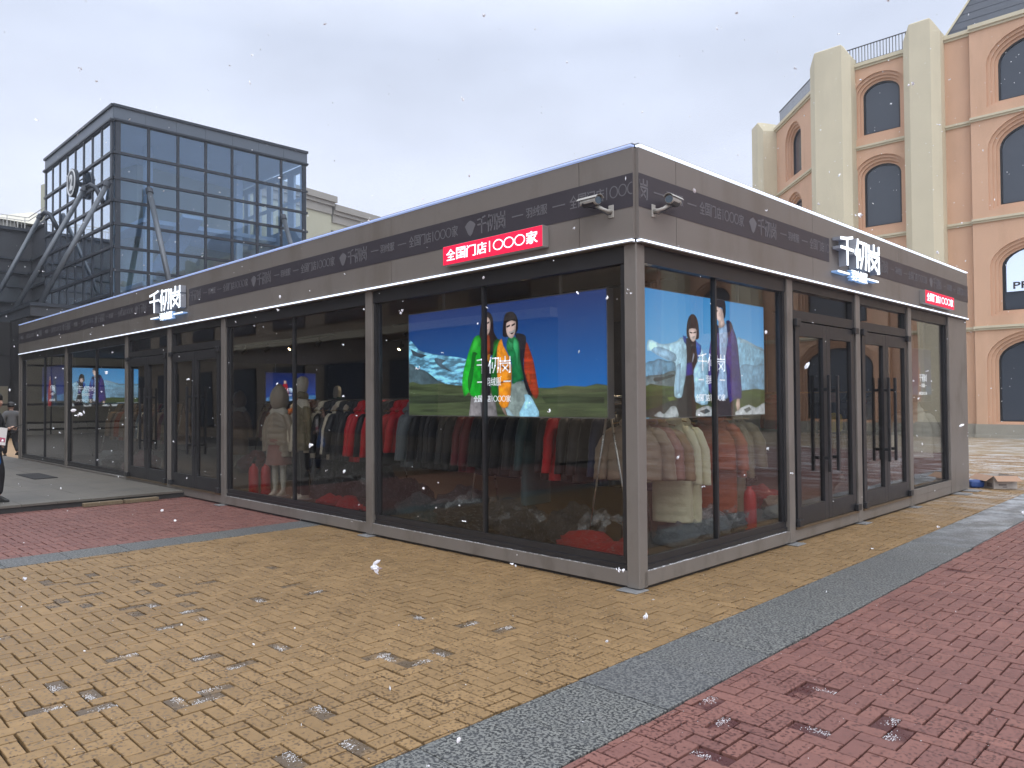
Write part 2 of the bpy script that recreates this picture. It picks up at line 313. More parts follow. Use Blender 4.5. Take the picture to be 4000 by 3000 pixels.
def herring(parent,m,x0f,x1f,y0,y1,ox,oy,wet,near,skip=None,u=.1,seed=3):
    rr=random.Random(seed); cells=[]
    xmin=min(x0f(y0),x0f(y1))-.2; xmax=max(x1f(y0),x1f(y1))+.2
    i0=int((xmin-ox)/u)-2; i1=int((xmax-ox)/u)+2; j0=int((y0-oy)/u)-2; j1=int((y1-oy)/u)+2
    for i in range(i0,i1):
        for j in range(j0,j1):
            k=(i+j)%4
            if k==0: a=(i,j,i+1,j+2)
            elif k==2: a=(i,j,i+2,j+1)
            else: continue
            X0,Y0,X1,Y1=ox+a[0]*u,oy+a[1]*u,ox+a[2]*u,oy+a[3]*u
            ym=(Y0+Y1)/2
            lx,rx=x0f(ym),x1f(ym)
            if Y0<y0-1e-6 or Y1>y1+1e-6:
                Y0=max(Y0,y0);Y1=min(Y1,y1)
            X0=max(X0,lx);X1=min(X1,rx)
            if X1-X0<.02 or Y1-Y0<.02: continue
            if skip and skip((X0+X1)/2,ym): continue
            cells.append((X0,Y0,X1,Y1))
    # nearest 300 whole pavers in view become parts, the rest one mesh
    def dist(c):
        p=Vector(((c[0]+c[2])/2,(c[1]+c[3])/2,0))-CAM; d=p.dot(FWD); l=abs(p.x*.707+p.y*.707)
        return (p.length if d>.5 and l<d*.72 and p.z/d>-.60 else 1e9)
    cells.sort(key=dist)
    pts=[]
    def one(c,mb,cx=0,cy=0,tone=None):
        X0,Y0,X1,Y1=c; g_=.0036+rr.random()*.0022+(.004 if rr.random()<.08 else 0); X0+=g_;Y0+=g_;X1-=g_;Y1-=g_
        z=rr.gauss(0,.0016); iswet=any(X0<=p[0]<=X1 and Y0<=p[1]<=Y1 for p in wet)
        if iswet: z-=.006; pts.append(((X0+X1)/2,(Y0+Y1)/2,X1-X0,Y1-Y0,z))
        tx,ty=rr.gauss(0,.006),rr.gauss(0,.006); ch=.003
        mx,my=(X0+X1)/2,(Y0+Y1)/2; ro=rr.gauss(0,.004)
        def P(x,y,zz):
            dx,dy=x-mx,y-my
            return (mx-cx+dx-ro*dy,my-cy+dy+ro*dx,zz+z+dx*tx+dy*ty)
        vs=[P(X0,Y0,-.04),P(X1,Y0,-.04),P(X1,Y1,-.04),P(X0,Y1,-.04),P(X0,Y0,-ch),P(X1,Y0,-ch),P(X1,Y1,-ch),P(X0,Y1,-ch),
            P(X0+ch,Y0+ch,0),P(X1-ch,Y0+ch,0),P(X1-ch,Y1-ch,0),P(X0+ch,Y1-ch,0)]
        mb.a=2.0 if iswet else (rr.random()**1.3*.99+.005)
        mb.add(vs,[(8,9,10,11),(4,5,9,8),(5,6,10,9),(6,7,11,10),(7,4,8,11),(0,1,5,4),(1,2,6,5),(2,3,7,6),(3,0,4,7)])
    for c in cells[:near]:
        cx,cy=(c[0]+c[2])/2,(c[1]+c[3])/2; mb=MB(); one(c,mb,cx,cy); mb.build('paver',m,parent,(cx,cy,0),fix=False)
    mb=MB()
    for c in cells[near:]: one(c,mb)
    tag(mb.build('farther_pavers',m,parent,fix=False),kind='stuff')
    return pts
BLD=lambda x,y: (-21.4<x<-.25 and .3<y<9.9)
OX,OY=-.035,-3.79
wp=herring(yp,M_Y,lambda y:-5.335 if y<.6 else -6.5,band_x1,-9,10.3,OX,OY,WETY,300,lambda x,y:(x<-.25 and .25<y<9.95),seed=5)
herring(yp,M_Y,lambda y:-6.5,lambda y:band_x1(y),10.3,20,OX,OY,[],0,seed=8)
wp+=herring(rp,M_R,band_x2,lambda y:9.5,-9,13,2.675,-.86,WETY,300,seed=6)
herring(rp2,M_R,lambda y:-9.95,lambda y:-5.865+.0*y,-9,.3,-6.0,-.4,[],0,seed=7)
MB().add([(1.4,13,-.003),(9.5,13,-.003),(9.5,20,-.003),(1.4,20,-.003)],[(0,1,2,3)]).build('far_paving',M_R,rp)
# granite slabs, one part each
def slabs(parent,xa,xb,y0,y1,step,name='slab',m=M_GR,z=.002,h=.05,rr=random.Random(11)):
    y=y0
    while y<y1:
        ye=min(y+step,y1); mb=MB(); mb.a=rr.random(); q=.0034
        yc=(y+ye)/2; xc=(xa(yc)+xb(yc))/2; dz=rr.gauss(0,.0012); c=.003
        lo=[(xa(y)-xc+q,y-yc+q),(xb(y)-xc-q,y-yc+q),(xb(ye)-xc-q,ye-yc-q),(xa(ye)-xc+q,ye-yc-q)]
        hi=[(p[0]+(c if p[0]<0 else -c),p[1]+(c if p[1]<0 else -c)) for p in lo]
        vs=[(*p,-h) for p in lo]+[(*p,z-c+dz) for p in lo]+[(*p,z+dz) for p in hi]
        mb.add(vs,[(8,9,10,11),(4,5,9,8),(5,6,10,9),(6,7,11,10),(7,4,8,11),(0,1,5,4),(1,2,6,5),(2,3,7,6),(3,0,4,7)])
        mb.build(name,m,parent,(xc,yc,0),fix=False); y=ye
MB().add([(.5,-10,-.031),(2,-10,-.031),(2,20,-.031),(.5,20,-.031)],[(0,1,2,3)]).build('joint_bed',M_JR,gb)
MB().add([(-6,-10,-.033),(-5.2,-10,-.033),(-5.2,.4,-.033),(-6,.4,-.033)],[(0,1,2,3)]).build('joint_bed',M_JR,gb2)
slabs(gb,lambda y:band_x1(y)+.004,lambda y:band_x2(y)-.004,-3.24-.617*6,20,.617)
slabs(gb2,lambda y:-5.86,lambda y:-5.34,-8.6,.35,.617)
# snow grains caught on the sunken wet pavers and in joints
M_SNOW=mat('wet_snow',(.78,.8,.84),.6,var=.05)
mb=MB()
def grain(x,y,z,s):
    a=rnd.random()*6.28; p=[(x+s*math.cos(a+k*2.09)*rnd.uniform(.6,1.2),y+s*math.sin(a+k*2.09)*rnd.uniform(.6,1.2),z) for k in range(3)]
    mb.add(p+[(x,y,z+s*.8)],[(0,1,3),(1,2,3),(2,0,3)])
for (x,y,w,h,z) in wp:
    d=(Vector((x,y,0))-CAM).length
    if d>7.5 or rnd.random()<.15: continue
    ex,ey=rnd.choice((-1,1)),rnd.choice((-1,1)); cx_,cy_=x+ex*w*.25,y+ey*h*.25
    for k in range(70):
        gx=min(max(rnd.gauss(cx_,w*.2),x-w*.52),x+w*.52); gy=min(max(rnd.gauss(cy_,h*.2),y-h*.52),y+h*.52)
        grain(gx,gy,z,rnd.uniform(.0018,.0042))
for k in range(2600):
    x,y=rnd.uniform(-5,5),rnd.uniform(-5.5,5)
    if y>0 and x<0: continue
    grain(x,y,.001,rnd.uniform(.0012,.0035)*(1.6 if rnd.random()<.06 else 1))
for k in range(1500):
    if k%3: grain(rnd.uniform(-14,-.15),rnd.uniform(.004,.028),.159,rnd.uniform(.002,.006))
    else: grain(-rnd.uniform(.004,.028),rnd.uniform(.1,2.9),.159,rnd.uniform(.002,.006))
tag(mb.build('snow_grains',M_SNOW,fix=False),'white grains of slush lying on the sunken wet pavers','slush',kind='stuff')
# ---------------------------------------------------------------- stone deck at the left with its dark kerb
M_DECK=mat('worn_grey_flagstone',(.125,.115,.098),.6,var=.16,scale=1.7,bump=.2,bscale=60,dirt=((.08,.078,.07),1.1,None,.6))
M_DARKSTONE=mat('dark_kerb_stone',(.035,.034,.034),.6,var=.2,scale=4)
dk=empty('stone_deck',kind='structure')
MB().box(-60,-9.93,-12,.02,-.02,.085).build('kerb',M_DARKSTONE,dk)
rr=random.Random(4)
for i in range(22):
    x1=-9.9-i*1.0
    for j in range(14):
        y1=-.02-j*.5
        mm=M_DECK if i!=1 else M_DARKSTONE if 0 else M_DECK
        o=MB().box(-.498,.498,-.248,.248,-.04,0).build('flagstone',M_DARKSTONE if (j==3 and 0) else mm,dk,(x1-.5,y1-.25,.122+rr.gauss(0,.001)),bev=.003)
MB().box(-60,-31.9,-12,-.02,.08,.121).build('far_paving',M_DECK,dk)
MB().add([(-60,.02,-.002),(-21.7,.02,-.002),(-21.7,60,-.002),(-60,60,-.002)],[(0,1,2,3)]).build('ground_apron',mat('ochre_plaza',(.38,.25,.14),.7,var=.15,scale=1),yp)
# ================================================================ THE SHOP
ME=Matrix.Rotation(R(90),4,'Z')     # turns the south face frame (u, depth, z) into the east face
L_,W_,H_,HF=21.6,10.19,3.956,3.10
M_FAS=mat('taupe_composite_panel',(.207,.187,.170),.42,met=.15,spec=.5,var=.05,scale=1.2,dirt=((.125,.10,.075),.9,(1.6,1.6,.5),.4))
M_COLM=mat('taupe_powder_coated_steel',(.205,.186,.169),.42,met=.15,var=.06,scale=2,dirt=((.09,.075,.06),2.2,(1,1,.5),.45))
M_BLK=mat('black_aluminium_frame',(.026,.026,.029),.36,met=.1,var=.15,scale=5)
M_STRIPE=mat('dark_printed_stripe',(.045,.040,.050),.4,var=.08,scale=2)
M_STXT=mat('grey_print',(.135,.132,.145),.5,var=0)
M_LED=emat('led_strip_light',(.78,.86,1),1.25)
M_LEDT=emat('led_strip_light_dim',(.42,.54,.9),.6)
M_GL=glass('shop_window_glass',(.80,.80,.79),f0=.036,gain=.9)
M_STEEL=mat('galvanised_steel',(.26,.265,.27),.55,met=.3,var=.12,scale=12)
M_IN=mat('dark_interior_lining',(.115,.095,.082),.7,var=.15,scale=1)
M_CEIL=mat('grey_ceiling_board',(.15,.13,.115),.75,var=.1,scale=.8)
M_FLOOR=mat('dark_wood_floor',(.10,.072,.05),.4,var=.3,scale=2.5,stretch=(1,9,1))
M_ROOF=mat('roof_sheet',(.3,.32,.35),.5,var=.15,scale=.8)
shop=empty('shop_building',label='single-storey taupe and black glass corner shop with a dark lettered stripe round its fascia',cat='shop')
MB().box(-L_+.06,-.06,.06,W_-.06,H_-.12,H_-.03).build('roof',M_ROOF,shop)
MB().box(-L_+.12,-.12,.12,W_-.12,3.06,3.09).build('ceiling',M_CEIL,shop)
MB().box(-L_+.1,-.1,.1,W_-.1,.04,.15).build('floor',M_FLOOR,shop)
MB().box(-L_+.06,-.06,W_-.14,W_-.02,.1,3.06).build('wall',M_IN,shop)
MB().box(-L_+.04,-L_+.12,.14,W_-.14,.1,3.06).build('wall',M_IN,shop)
MB().box(-L_,-.0,W_-.02,W_+.0,HF,H_-.004).build('rear_fascia',M_FAS,shop)
# rooms inside: a navy partition standing across the shop
M_NAVY=mat('navy_partition',(.012,.018,.045),.5,var=.2,scale=1)
MB().box(-7.8,-3.2,5.2,5.35,.15,3.06).build('partition',M_NAVY,shop)
def facade(M,u0,u1,cols,bays,joints,side):
    """cols: (u0,u1); bays: (kind,u0,u1,mullions)"""
    B=lambda : MB(M)
    # fascia panels
    js=[u0]+joints+[u1]
    for a,b in zip(js[:-1],js[1:]):
        B().box(a+.003,b-.003,-.035,.03,HF+.03,H_-.016).build('fascia_panel',M_FAS,shop)
    B().box(u0,u1,.03,.1,HF-.02,H_-.03).build('fascia_frame',M_BLK,shop)
    B().box(u0+.01,u1-.01,-.05,-.001,HF,HF+.021).build('led_strip',M_LED,shop)
    B().box(u0,u1-.0,-.058,.04,HF-.012,HF-.001).build('led_channel',M_COLM,shop)
    B().box(u0+.01,u1-.01,-.048,.004,H_-.003,H_+.010).build('led_strip',M_LEDT if side=='S' else M_LED,shop)
    B().box(u0,u1,-.04,.12,H_+.0125,H_+.02).build('roof_trim',M_ROOF,shop)
    # base beam, interrupted by columns
    cs=sorted(cols)
    for (a0,a1),(b0,b1) in zip(cs[:-1],cs[1:]):
        B().box(a1+.001,b0-.001,-.0,.12,.03,.158).build('base_beam',M_COLM,shop,bev=.002)
    B().box(u0+.1,u1-.1,.03,.08,-.02,.03).build('gap_shade_strip',M_BLK,shop)  # black strip filling the gap under the beam, standing in for its shade
    for i,(a,b) in enumerate(cs):
        B().box(a,b,-.004,.13,.02,HF-.013).build('column',M_COLM,shop,bev=.003)
        m=(a+b)/2
        if side=='E' and i==0: continue
        pl=B().box(m-.11,m+.11,-.11,.08,.003,.012).build('base_plate',M_STEEL,shop,bev=.002)
        for du in (-.08,.08): MB(M).tube([(m+du,-.085,.012),(m+du,-.085,.022)],.009,6).build('bolt',M_STEEL,pl)
    for kind,a,b,mul in bays:
        if kind=='win':
            f=B()
            t=.05
            f.box(a+.001,b-.001,.03,.1,.16,.205); f.box(a+.001,b-.001,.045,.1,.2055,.27); f.box(a+.001,b-.001,.02,.1,2.93,HF-.021)
            f.box(a+.001,a+t,.03,.1,.271,2.929); f.box(b-t,b-.001,.03,.1,.271,2.929)
            f.box(a+t+.0005,a+t+.03,.05,.1,.2705,2.9295); f.box(b-t-.03,b-t-.0005,.05,.1,.2705,2.9295)
            fr=f.build('window_frame',M_BLK,shop)
            edges=[a+t+.03]+mul+[b-t-.03]
            for e0,e1 in zip(edges[:-1],edges[1:]):
                B().box(e0+(.0 if e0==edges[0] else .014),e1-(.0 if e1==edges[-1] else .014),.07,.078,.27,2.93).build('glass_pane',M_GL,fr,fix=False)
            for m_ in mul: B().box(m_-.016,m_+.016,.045,.1,.271,2.929).build('mullion',M_BLK,fr)
            # snow-dusted sill
        else:
            f=B(); t=.07
            f.box(a+.001,a+t,.02,.1,.16,HF-.021); f.box(b-t,b-.001,.02,.1,.16,HF-.021); f.box(a+t+.0005,b-t-.0005,.02,.1,2.98,HF-.021)
            f.box(a+t+.0005,b-t-.0005,.02,.1,2.62,2.74)
            fr=f.build('door_frame',M_BLK,shop)
            B().box(a+t,b-t,.07,.078,2.74,2.98).build('transom_glass',M_GL,fr,fix=False)
            mid=(a+b)/2
            for s_,(e0,e1) in ((-1,(a+t+.004,mid-.003)),(1,(mid+.003,b-t-.004))):
                d=B(); w=.105
                d.box(e0,e0+w,.0,.06,.19,2.60); d.box(e1-w,e1,.0,.06,.19,2.60); d.box(e0+w+.0005,e1-w-.0005,.0,.06,.19,.41); d.box(e0+w+.0005,e1-w-.0005,.0,.06,2.44,2.60)
                dr=d.build('door',M_BLK,shop,bev=.002)
                B().box(e0+w,e1-w,.03,.038,.41,2.44).build('door_glass',M_GL,dr,fix=False)
                hx=mid+s_*.13
                for k in (0,1):
                    y_=-.075 if k==0 else .135
                    h=B(); h.box(hx-.02,hx+.02,y_-.018,y_+.018,.78,1.98)
                    for z_ in (.95,1.80): h.box(hx-.012,hx+.012,min(y_+.018,0) if k==0 else .06,(0 if k==0 else y_-.018),z_-.02,z_+.02)
                    h.build('handle',M_BLK,dr,bev=.004)
                ex=e0 if s_<0 else e1
                for z_ in (.19,2.545):
                    B().box(ex-.06,ex+.06,-.05,-.001,z_,z_+.085).build('pivot_hinge',M_BLK,dr,bev=.006)
            B().box(a+.01,b-.01,-.02,.1,.1585,.185).build('threshold',mat('brass_threshold',(.2,.15,.1),.4,met=.6,var=.2,scale=6),fr)
wS=[-4.135,-8.33,-10.62,-12.9,-17.15]
facade(Matrix.Identity(4),-L_,0,[(-.13,.0)]+[(c-.07,c+.07) for c in wS]+[(-L_,-L_+.14)],
   [('win',-4.065,-.13,[-2.06]),('win',-8.26,-4.205,[-6.12]),('door',-10.55,-8.4,[]),('door',-12.83,-10.69,[]),('win',-17.08,-12.97,[-15.0]),('win',-L_+.14,-17.22,[-19.26])],
   [-18.6,-15.6,-12.6,-9.6,-6.6,-3.6,-.62],'S')
facade(ME,0,W_,[(.0,.075),(2.95,3.09),(5.0,5.145),(7.07,7.215)],
   [('win',.075,2.95,[1.44]),('door',3.09,5.0,[]),('door',5.145,7.07,[]),('win',7.215,9.12,[])],[.60,3.6,6.6],'E')
# blind end panel of the east face
MB(ME).box(9.12,W_,-.006,.1,.03,HF-.013).build('end_panel',M_COLM,shop,bev=.003)
MB(ME).box(7.216,9.119,.0,.12,.03,.1575).build('base_beam',M_COLM,shop,bev=.002)
MB(ME).box(7.216,9.119,-.003,.02,.159,.26).build('sill_panel',M_COLM,shop)
for u in (9.4,10.0): MB(ME).box(u-.16,u+.16,-.22,.05,.003,.016).build('base_plate',M_STEEL,shop,bev=.003)
MB().box(-L_,-L_+.04,-.03,W_,.03,H_-.02).build('end_wall',M_FAS,shop)
# lettered stripe
def stripe(M,u0,u1):
    st=MB(M).box(u0,u1,-.0385,-.0355,3.41,3.71).build('lettered_stripe',M_STRIPE,shop); return st
def clipx(me,a,b):
    bm=bmesh.new(); bm.from_mesh(me)
    for co,no in (((a,0,0),(-1,0,0)),((b,0,0),(1,0,0))):
        bmesh.ops.bisect_plane(bm,geom=bm.verts[:]+bm.edges[:]+bm.faces[:],plane_co=co,plane_no=no,clear_outer=True)
    bm.to_mesh(me); bm.free(); return me
def stripetext(M,st,starts,u0,u1):
    for s0 in starts:
        ms=[]
        mb=MB()
        z=3.575; d0,d1=-.0405,-.0388
        if 1:
            P=[(s0-.045,z+.055),(s0-.085,z+.02),(s0-.03,z-.075),(s0,z-.095),(s0+.03,z-.075),(s0+.085,z+.02),(s0+.045,z+.055),(s0,z+.075)]
            mb.prism([(p[0],d0,p[1]) for p in P][::-1],(0,d1-d0,0))
        brandword(mb,s0+.12,z-.085,.42,.17,.017,d0,d1)
        mb.box(s0+.64,s0+.80,d0,d1,z-.006,z+.006); mb.box(s0+1.20,s0+1.36,d0,d1,z-.006,z+.006)
        ms.append(mb.mesh('a',M_STXT))
        me=fit(textmesh('羽绒服',1,M_STXT,.0008,bold=.012),s0+.84,s0+1.13,z-.05,z+.055); me.transform(Matrix.Translation((0,-.0396,0))@Matrix.Rotation(R(90),4,'X')); ms.append(me)
        ms+=slogan(None,s0+1.42,z-.062,.88,.125,.010,d0,d1,None,M_STXT)
        me=joinmesh('lettering',ms,M_STXT); clipx(me,u0+.01,u1-.004); me.transform(M)
        link('lettering',me,st)
I4=Matrix.Identity(4)
st=stripe(I4,-9.62,-.0355+.0355); stripetext(I4,st,[-9.66+.0,-7.165,-4.66,-2.155],-9.62,0)
st=stripe(I4,-L_,-11.25); stripetext(I4,st,[-19.7,-17.2,-14.7,-12.2,-22.2],-L_,-11.25)
st=stripe(ME,0,4.08); stripetext(ME,st,[-.41,2.09],-.0,4.08)
st=stripe(ME,5.56,W_+.01); stripetext(ME,st,[5.6,8.1],5.56,W_)
# ---------------------------------------------------------------- signs
M_WHITE=emat('white_lit_letter',(.88,.95,1),1.05)
M_LSIDE=emat('letter_side_glow',(.28,.40,.7),.06,(.26,.27,.29))
M_LSIDE2=emat('small_letter_side_glow',(.15,.45,1.0),.45,(.3,.32,.36))
M_RED=emat('crimson_light_box',(.78,.012,.06),.78)
M_SGREY=mat('sign_box_side',(.30,.28,.27),.4,met=.3,var=.05)
def brandsign(M,u0,u1,z0,z1,label):
    t=empty('brand_sign',tuple(M@Vector(((u0+u1)/2,0,z0))),0,label,'sign','lit brand signs on the fascia')
    Mi=Matrix.Translation(-t.location)@M
    def add(paths_fn,face,side,d0,name):
        a=MB(Mi); paths_fn(a,d0+.012,-.05); a.build(name+'_side',side,t)
        a=MB(Mi); paths_fn(a,d0,d0+.0115); a.build(name,face,t)
    w=(u1-u0); h=(z1-z0)
    bx=MB(Mi).box(u0-.06,u1+.04,-.052,-.036,z0-.02,z1+.02) if 0 else None
    cells=(QIAN,REN,GANG); c=(w-.10*w)/3
    for i,g in enumerate(cells):
        add(lambda mb,a,b,g=g,i=i:strokes(mb,g,u0+i*(c+.05*w),z0,c,h,.037,a,b),M_WHITE,M_LSIDE,-.16,'letter')
    # small second line
    zc=z0-.175; hh=.14
    me=fit(textmesh('羽绒服',1,M_WHITE,.004,bold=.004),u0+w*.29,u0+w*.71,zc,zc+hh); me.transform(Mi@Matrix.Translation((0,-.13,0))@Matrix.Rotation(R(90),4,'X')); link('small_lettering',me,t)
    me=fit(textmesh('羽绒服',1,M_LSIDE2,.02,bold=.006),u0+w*.29,u0+w*.71,zc,zc+hh); me.transform(Mi@Matrix.Translation((0,-.09,0))@Matrix.Rotation(R(90),4,'X')); link('small_lettering_side',me,t)
    for a,b in ((u0-.04,u0+w*.25),(u0+w*.75,u1+.04)):
        MB(Mi).box(a,b,-.13,-.121,zc+hh*.5-.012,zc+hh*.5+.012).build('dash',M_WHITE,t)
        MB(Mi).box(a,b,-.12,-.04,zc+hh*.5-.011,zc+hh*.5+.011).build('dash_side',M_LSIDE2,t)
brandsign(ME,4.17,5.47,3.40,3.765,'white lit brand characters standing off the fascia above the right facade doors')
brandsign(I4,-11.15,-9.72,3.40,3.775,'white lit brand characters standing off the fascia above the far left doors')
def redsign(M,u0,u1,z0,z1,label):
    t=empty('red_sign',tuple(M@Vector(((u0+u1)/2,0,z0))),0,label,'sign','red light box signs on the fascia')
    Mi=Matrix.Translation(-t.location)@M
    MB(Mi).box(u0,u1,-.125,-.036,z0,z1).build('box',M_SGREY,t,bev=.003)
    MB(Mi).box(u0+.004,u1-.004,-.129,-.1255,z0+.004,z1-.004).build('lit_face',M_RED,t)
    ms=slogan(None,u0+.06,z0+.045,(u1-u0)-.12,(z1-z0)-.085,.0115,-.133,-.1295,None,M_WHITE)
    me=joinmesh('lettering',ms,M_WHITE); me.transform(Mi); link('lettering',me,t)
redsign(I4,-2.51,-1.01,3.19,3.40,'larger red light box sign with 1000, on the fascia left of the corner cameras')
redsign(ME,7.51,9.01,3.175,3.385,'smaller looking red light box sign with 1000, at the far right end of the fascia')
# ---------------------------------------------------------------- security cameras
M_CAMW=mat('white_camera_shell',(.40,.39,.36),.45,var=.05); M_CAMB=mat('black_camera_body',(.02,.022,.03),.3,var=.1); M_LENS=mat('camera_window',(.03,.06,.09),.08,spec=.9,var=0)
def cctv(M,um,label,flip):
    t=empty('security_camera',tuple(M@Vector((um,-.035,3.42))),0,label,'security camera','bullet security cameras at the corner of the fascia')
    Mi=Matrix.Translation(-t.location)@M
    s=flip
    MB(Mi).box(um-.035,um+.035,-.047,-.036,3.33,3.47).build('wall_plate',M_CAMW,t,bev=.003)
    MB(Mi).tube([(um,-.045,3.40),(um,-.11,3.395),(um-s*.02,-.16,3.41),(um-s*.10,-.17,3.455)],[.026,.02,.018,.024],10).build('arm',M_CAMW,t,smooth=True)
    # body points along s
    c=Vector((um-s*.17,-.19,3.515)); ax=Vector((s*.96,-.22,-.07)).normalized(); sd=ax.cross(Vector((0,0,1))).normalized(); up=sd.cross(ax)
    def ring(k,w,h,o=0,n=14): return [c+ax*k+up*o+sd*(w*math.cos(a))+up*(h*math.sin(a)) for a in [2*math.pi*i/n for i in range(n)]]
    MB(Mi).loft([ring(-.155,.03,.03,-.01),ring(-.14,.045,.043),ring(-.05,.05,.048),ring(.13,.05,.048),ring(.135,.046,.044)]).build('body',M_CAMW,t,smooth=False,bev=0)
    MB(Mi).loft([ring(-.165,.02,.02,-.02),ring(-.1,.046,.045,-.012),ring(.10,.047,.045,-.008)]).build('underside',M_CAMB,t)
    MB(Mi).loft([ring(.1355,.043,.041),ring(.139,.043,.041)]).build('lens_window',M_LENS,t)
    v=MB(Mi)
    for a0,a1 in ((-.6,0),(0,.6),(.6,1.2),(-1.2,-.6)):
        q=[]
        for k in (-.19,.165):
            for a in (a0,a1):
                for r_ in (.056,.060): q.append(c+ax*k+sd*(r_*1.05*math.sin(a))+up*(r_*math.cos(a)+.004))
        v.add(q,[(0,1,3,2),(4,6,7,5),(1,5,7,3),(0,2,6,4),(0,4,5,1),(2,3,7,6)])
    v.build('sun_visor',M_CAMW,t); t.scale=(.82,.82,.82)
    MB(Mi).tube([(um,-.05,3.37),(um+s*.01,-.12,3.35),(um-s*.08,-.19,3.42),tuple(c-ax*.12-up*.04)],.006,6).build('cable',M_CAMB,t,smooth=True)
cctv(I4,-.24,'white bullet security camera left of the fascia corner, beside the larger red sign',1)
cctv(ME,.22,'white bullet security camera right of the fascia corner, with its cable looped in front',-1)
# ================================================================ SCREENS
ADL=[
(120,190,230,-3,713,26,720,63,642,129,603,205,574,302,544,348,519,416,455,493,355,492,244,-5,263),
(70,90,100,-4,514,50,467,115,421,179,336,228,283,-5,294),
(60,80,100,10,660,63,611,116,584,77,564,26,594),
(80,105,125,167,554,229,521,204,494,265,410,204,454,167,508),
(78,92,62,-12,316,76,301,204,305,301,280,482,259,705,244,771,238,835,256,913,244,997,253,995,-17,-13,-30),
(58,70,50,-12,179,203,195,437,171,437,142,203,115,-12,117),
(95,105,75,724,217,835,227,988,216,988,200,835,188,724,191),
(60,74,50,724,165,835,171,988,160,988,111,743,113),
(128,125,130,372,179,470,214,496,176,511,-5,357,-9),
(90,88,95,420,162,434,177,442,-6,427,-7),
(35,24,26,435,908,450,939,473,926,488,882,492,820,494,752,507,704,520,656,511,552,471,542,436,561,418,671,423,794),
(22,165,40,418,733,390,714,377,670,362,602,343,494,328,400,322,290,328,219,335,175,361,218,370,187,407,159,425,178,430,408,429,639),
(12,115,28,381,583,408,564,399,550,385,412,380,334,361,218,354,336,371,452),
(50,200,60,390,706,409,719,418,671,399,604,376,584),
(18,95,30,494,660,524,679,515,552,510,326,516,145,496,138,483,191,475,367,489,540),
(60,190,75,513,657,524,671,507,598,480,457,478,480,498,599),
(30,26,34,427,670,454,666,476,541,474,192,434,162,428,408),
(150,60,25,452,720,472,725,476,633,471,557,454,559,450,667),
(215,140,40,456,544,476,560,471,481,462,490),
(214,188,182,437,876,450,895,468,882,477,838,476,785,470,748,457,721,441,737,432,777,432,839),
(60,45,50,435,834,448,845,448,832,436,825),
(60,45,50,451,834,472,850,471,833,453,821),
(235,225,225,438,759,455,768,468,784,462,755,445,742),
(120,135,135,578,278,607,298,640,304,652,260,663,187,683,100,710,1,560,11,569,137),
(150,205,235,643,187,671,179,695,100,712,1,622,-2,627,63,647,137),
(190,225,245,548,78,569,56,597,-2,560,8),
(180,150,140,530,86,545,93,552,41,560,4,550,11,537,48),
(28,22,28,551,891,568,911,589,909,605,879,614,834,615,760,609,732,597,704,563,695,540,706,542,810),
(28,28,38,601,711,625,714,652,688,653,622,655,535,641,493,644,390,664,288,683,187,663,187,640,304,624,466,617,613),
(170,58,28,656,637,669,577,685,488,696,387,705,279,711,200,699,150,683,179,664,260,644,390,643,493,649,579),
(205,90,40,658,390,672,345,676,280,668,274,658,332),
(18,110,62,567,687,597,690,619,642,624,494,640,348,640,311,607,298,584,289,583,470,558,591),
(60,190,120,567,679,575,648,592,631,583,581,571,634),
(60,190,120,596,675,615,635,614,540,612,423,608,438,604,541,592,602),
(232,145,28,535,684,518,649,510,583,508,477,509,387,514,296,518,213,516,145,530,78,564,86,578,211,583,359,579,470,562,553,541,624),
(190,105,20,510,454,578,418,578,403,510,439),
(190,105,20,512,296,574,322,574,308,514,281),
(220,194,188,559,822,572,842,593,838,605,821,605,776,601,725,590,683,576,682,563,710,557,756),
(28,22,28,549,817,563,851,584,843,607,850,610,820,584,836,563,821),
(50,40,45,558,789,577,802,575,784,560,774),
(50,40,45,583,797,602,810,600,794,585,781),
(240,235,235,570,740,584,740,602,756,598,729,584,713,572,721),
(90,30,35,578,724,595,730,588,713,581,714),
]
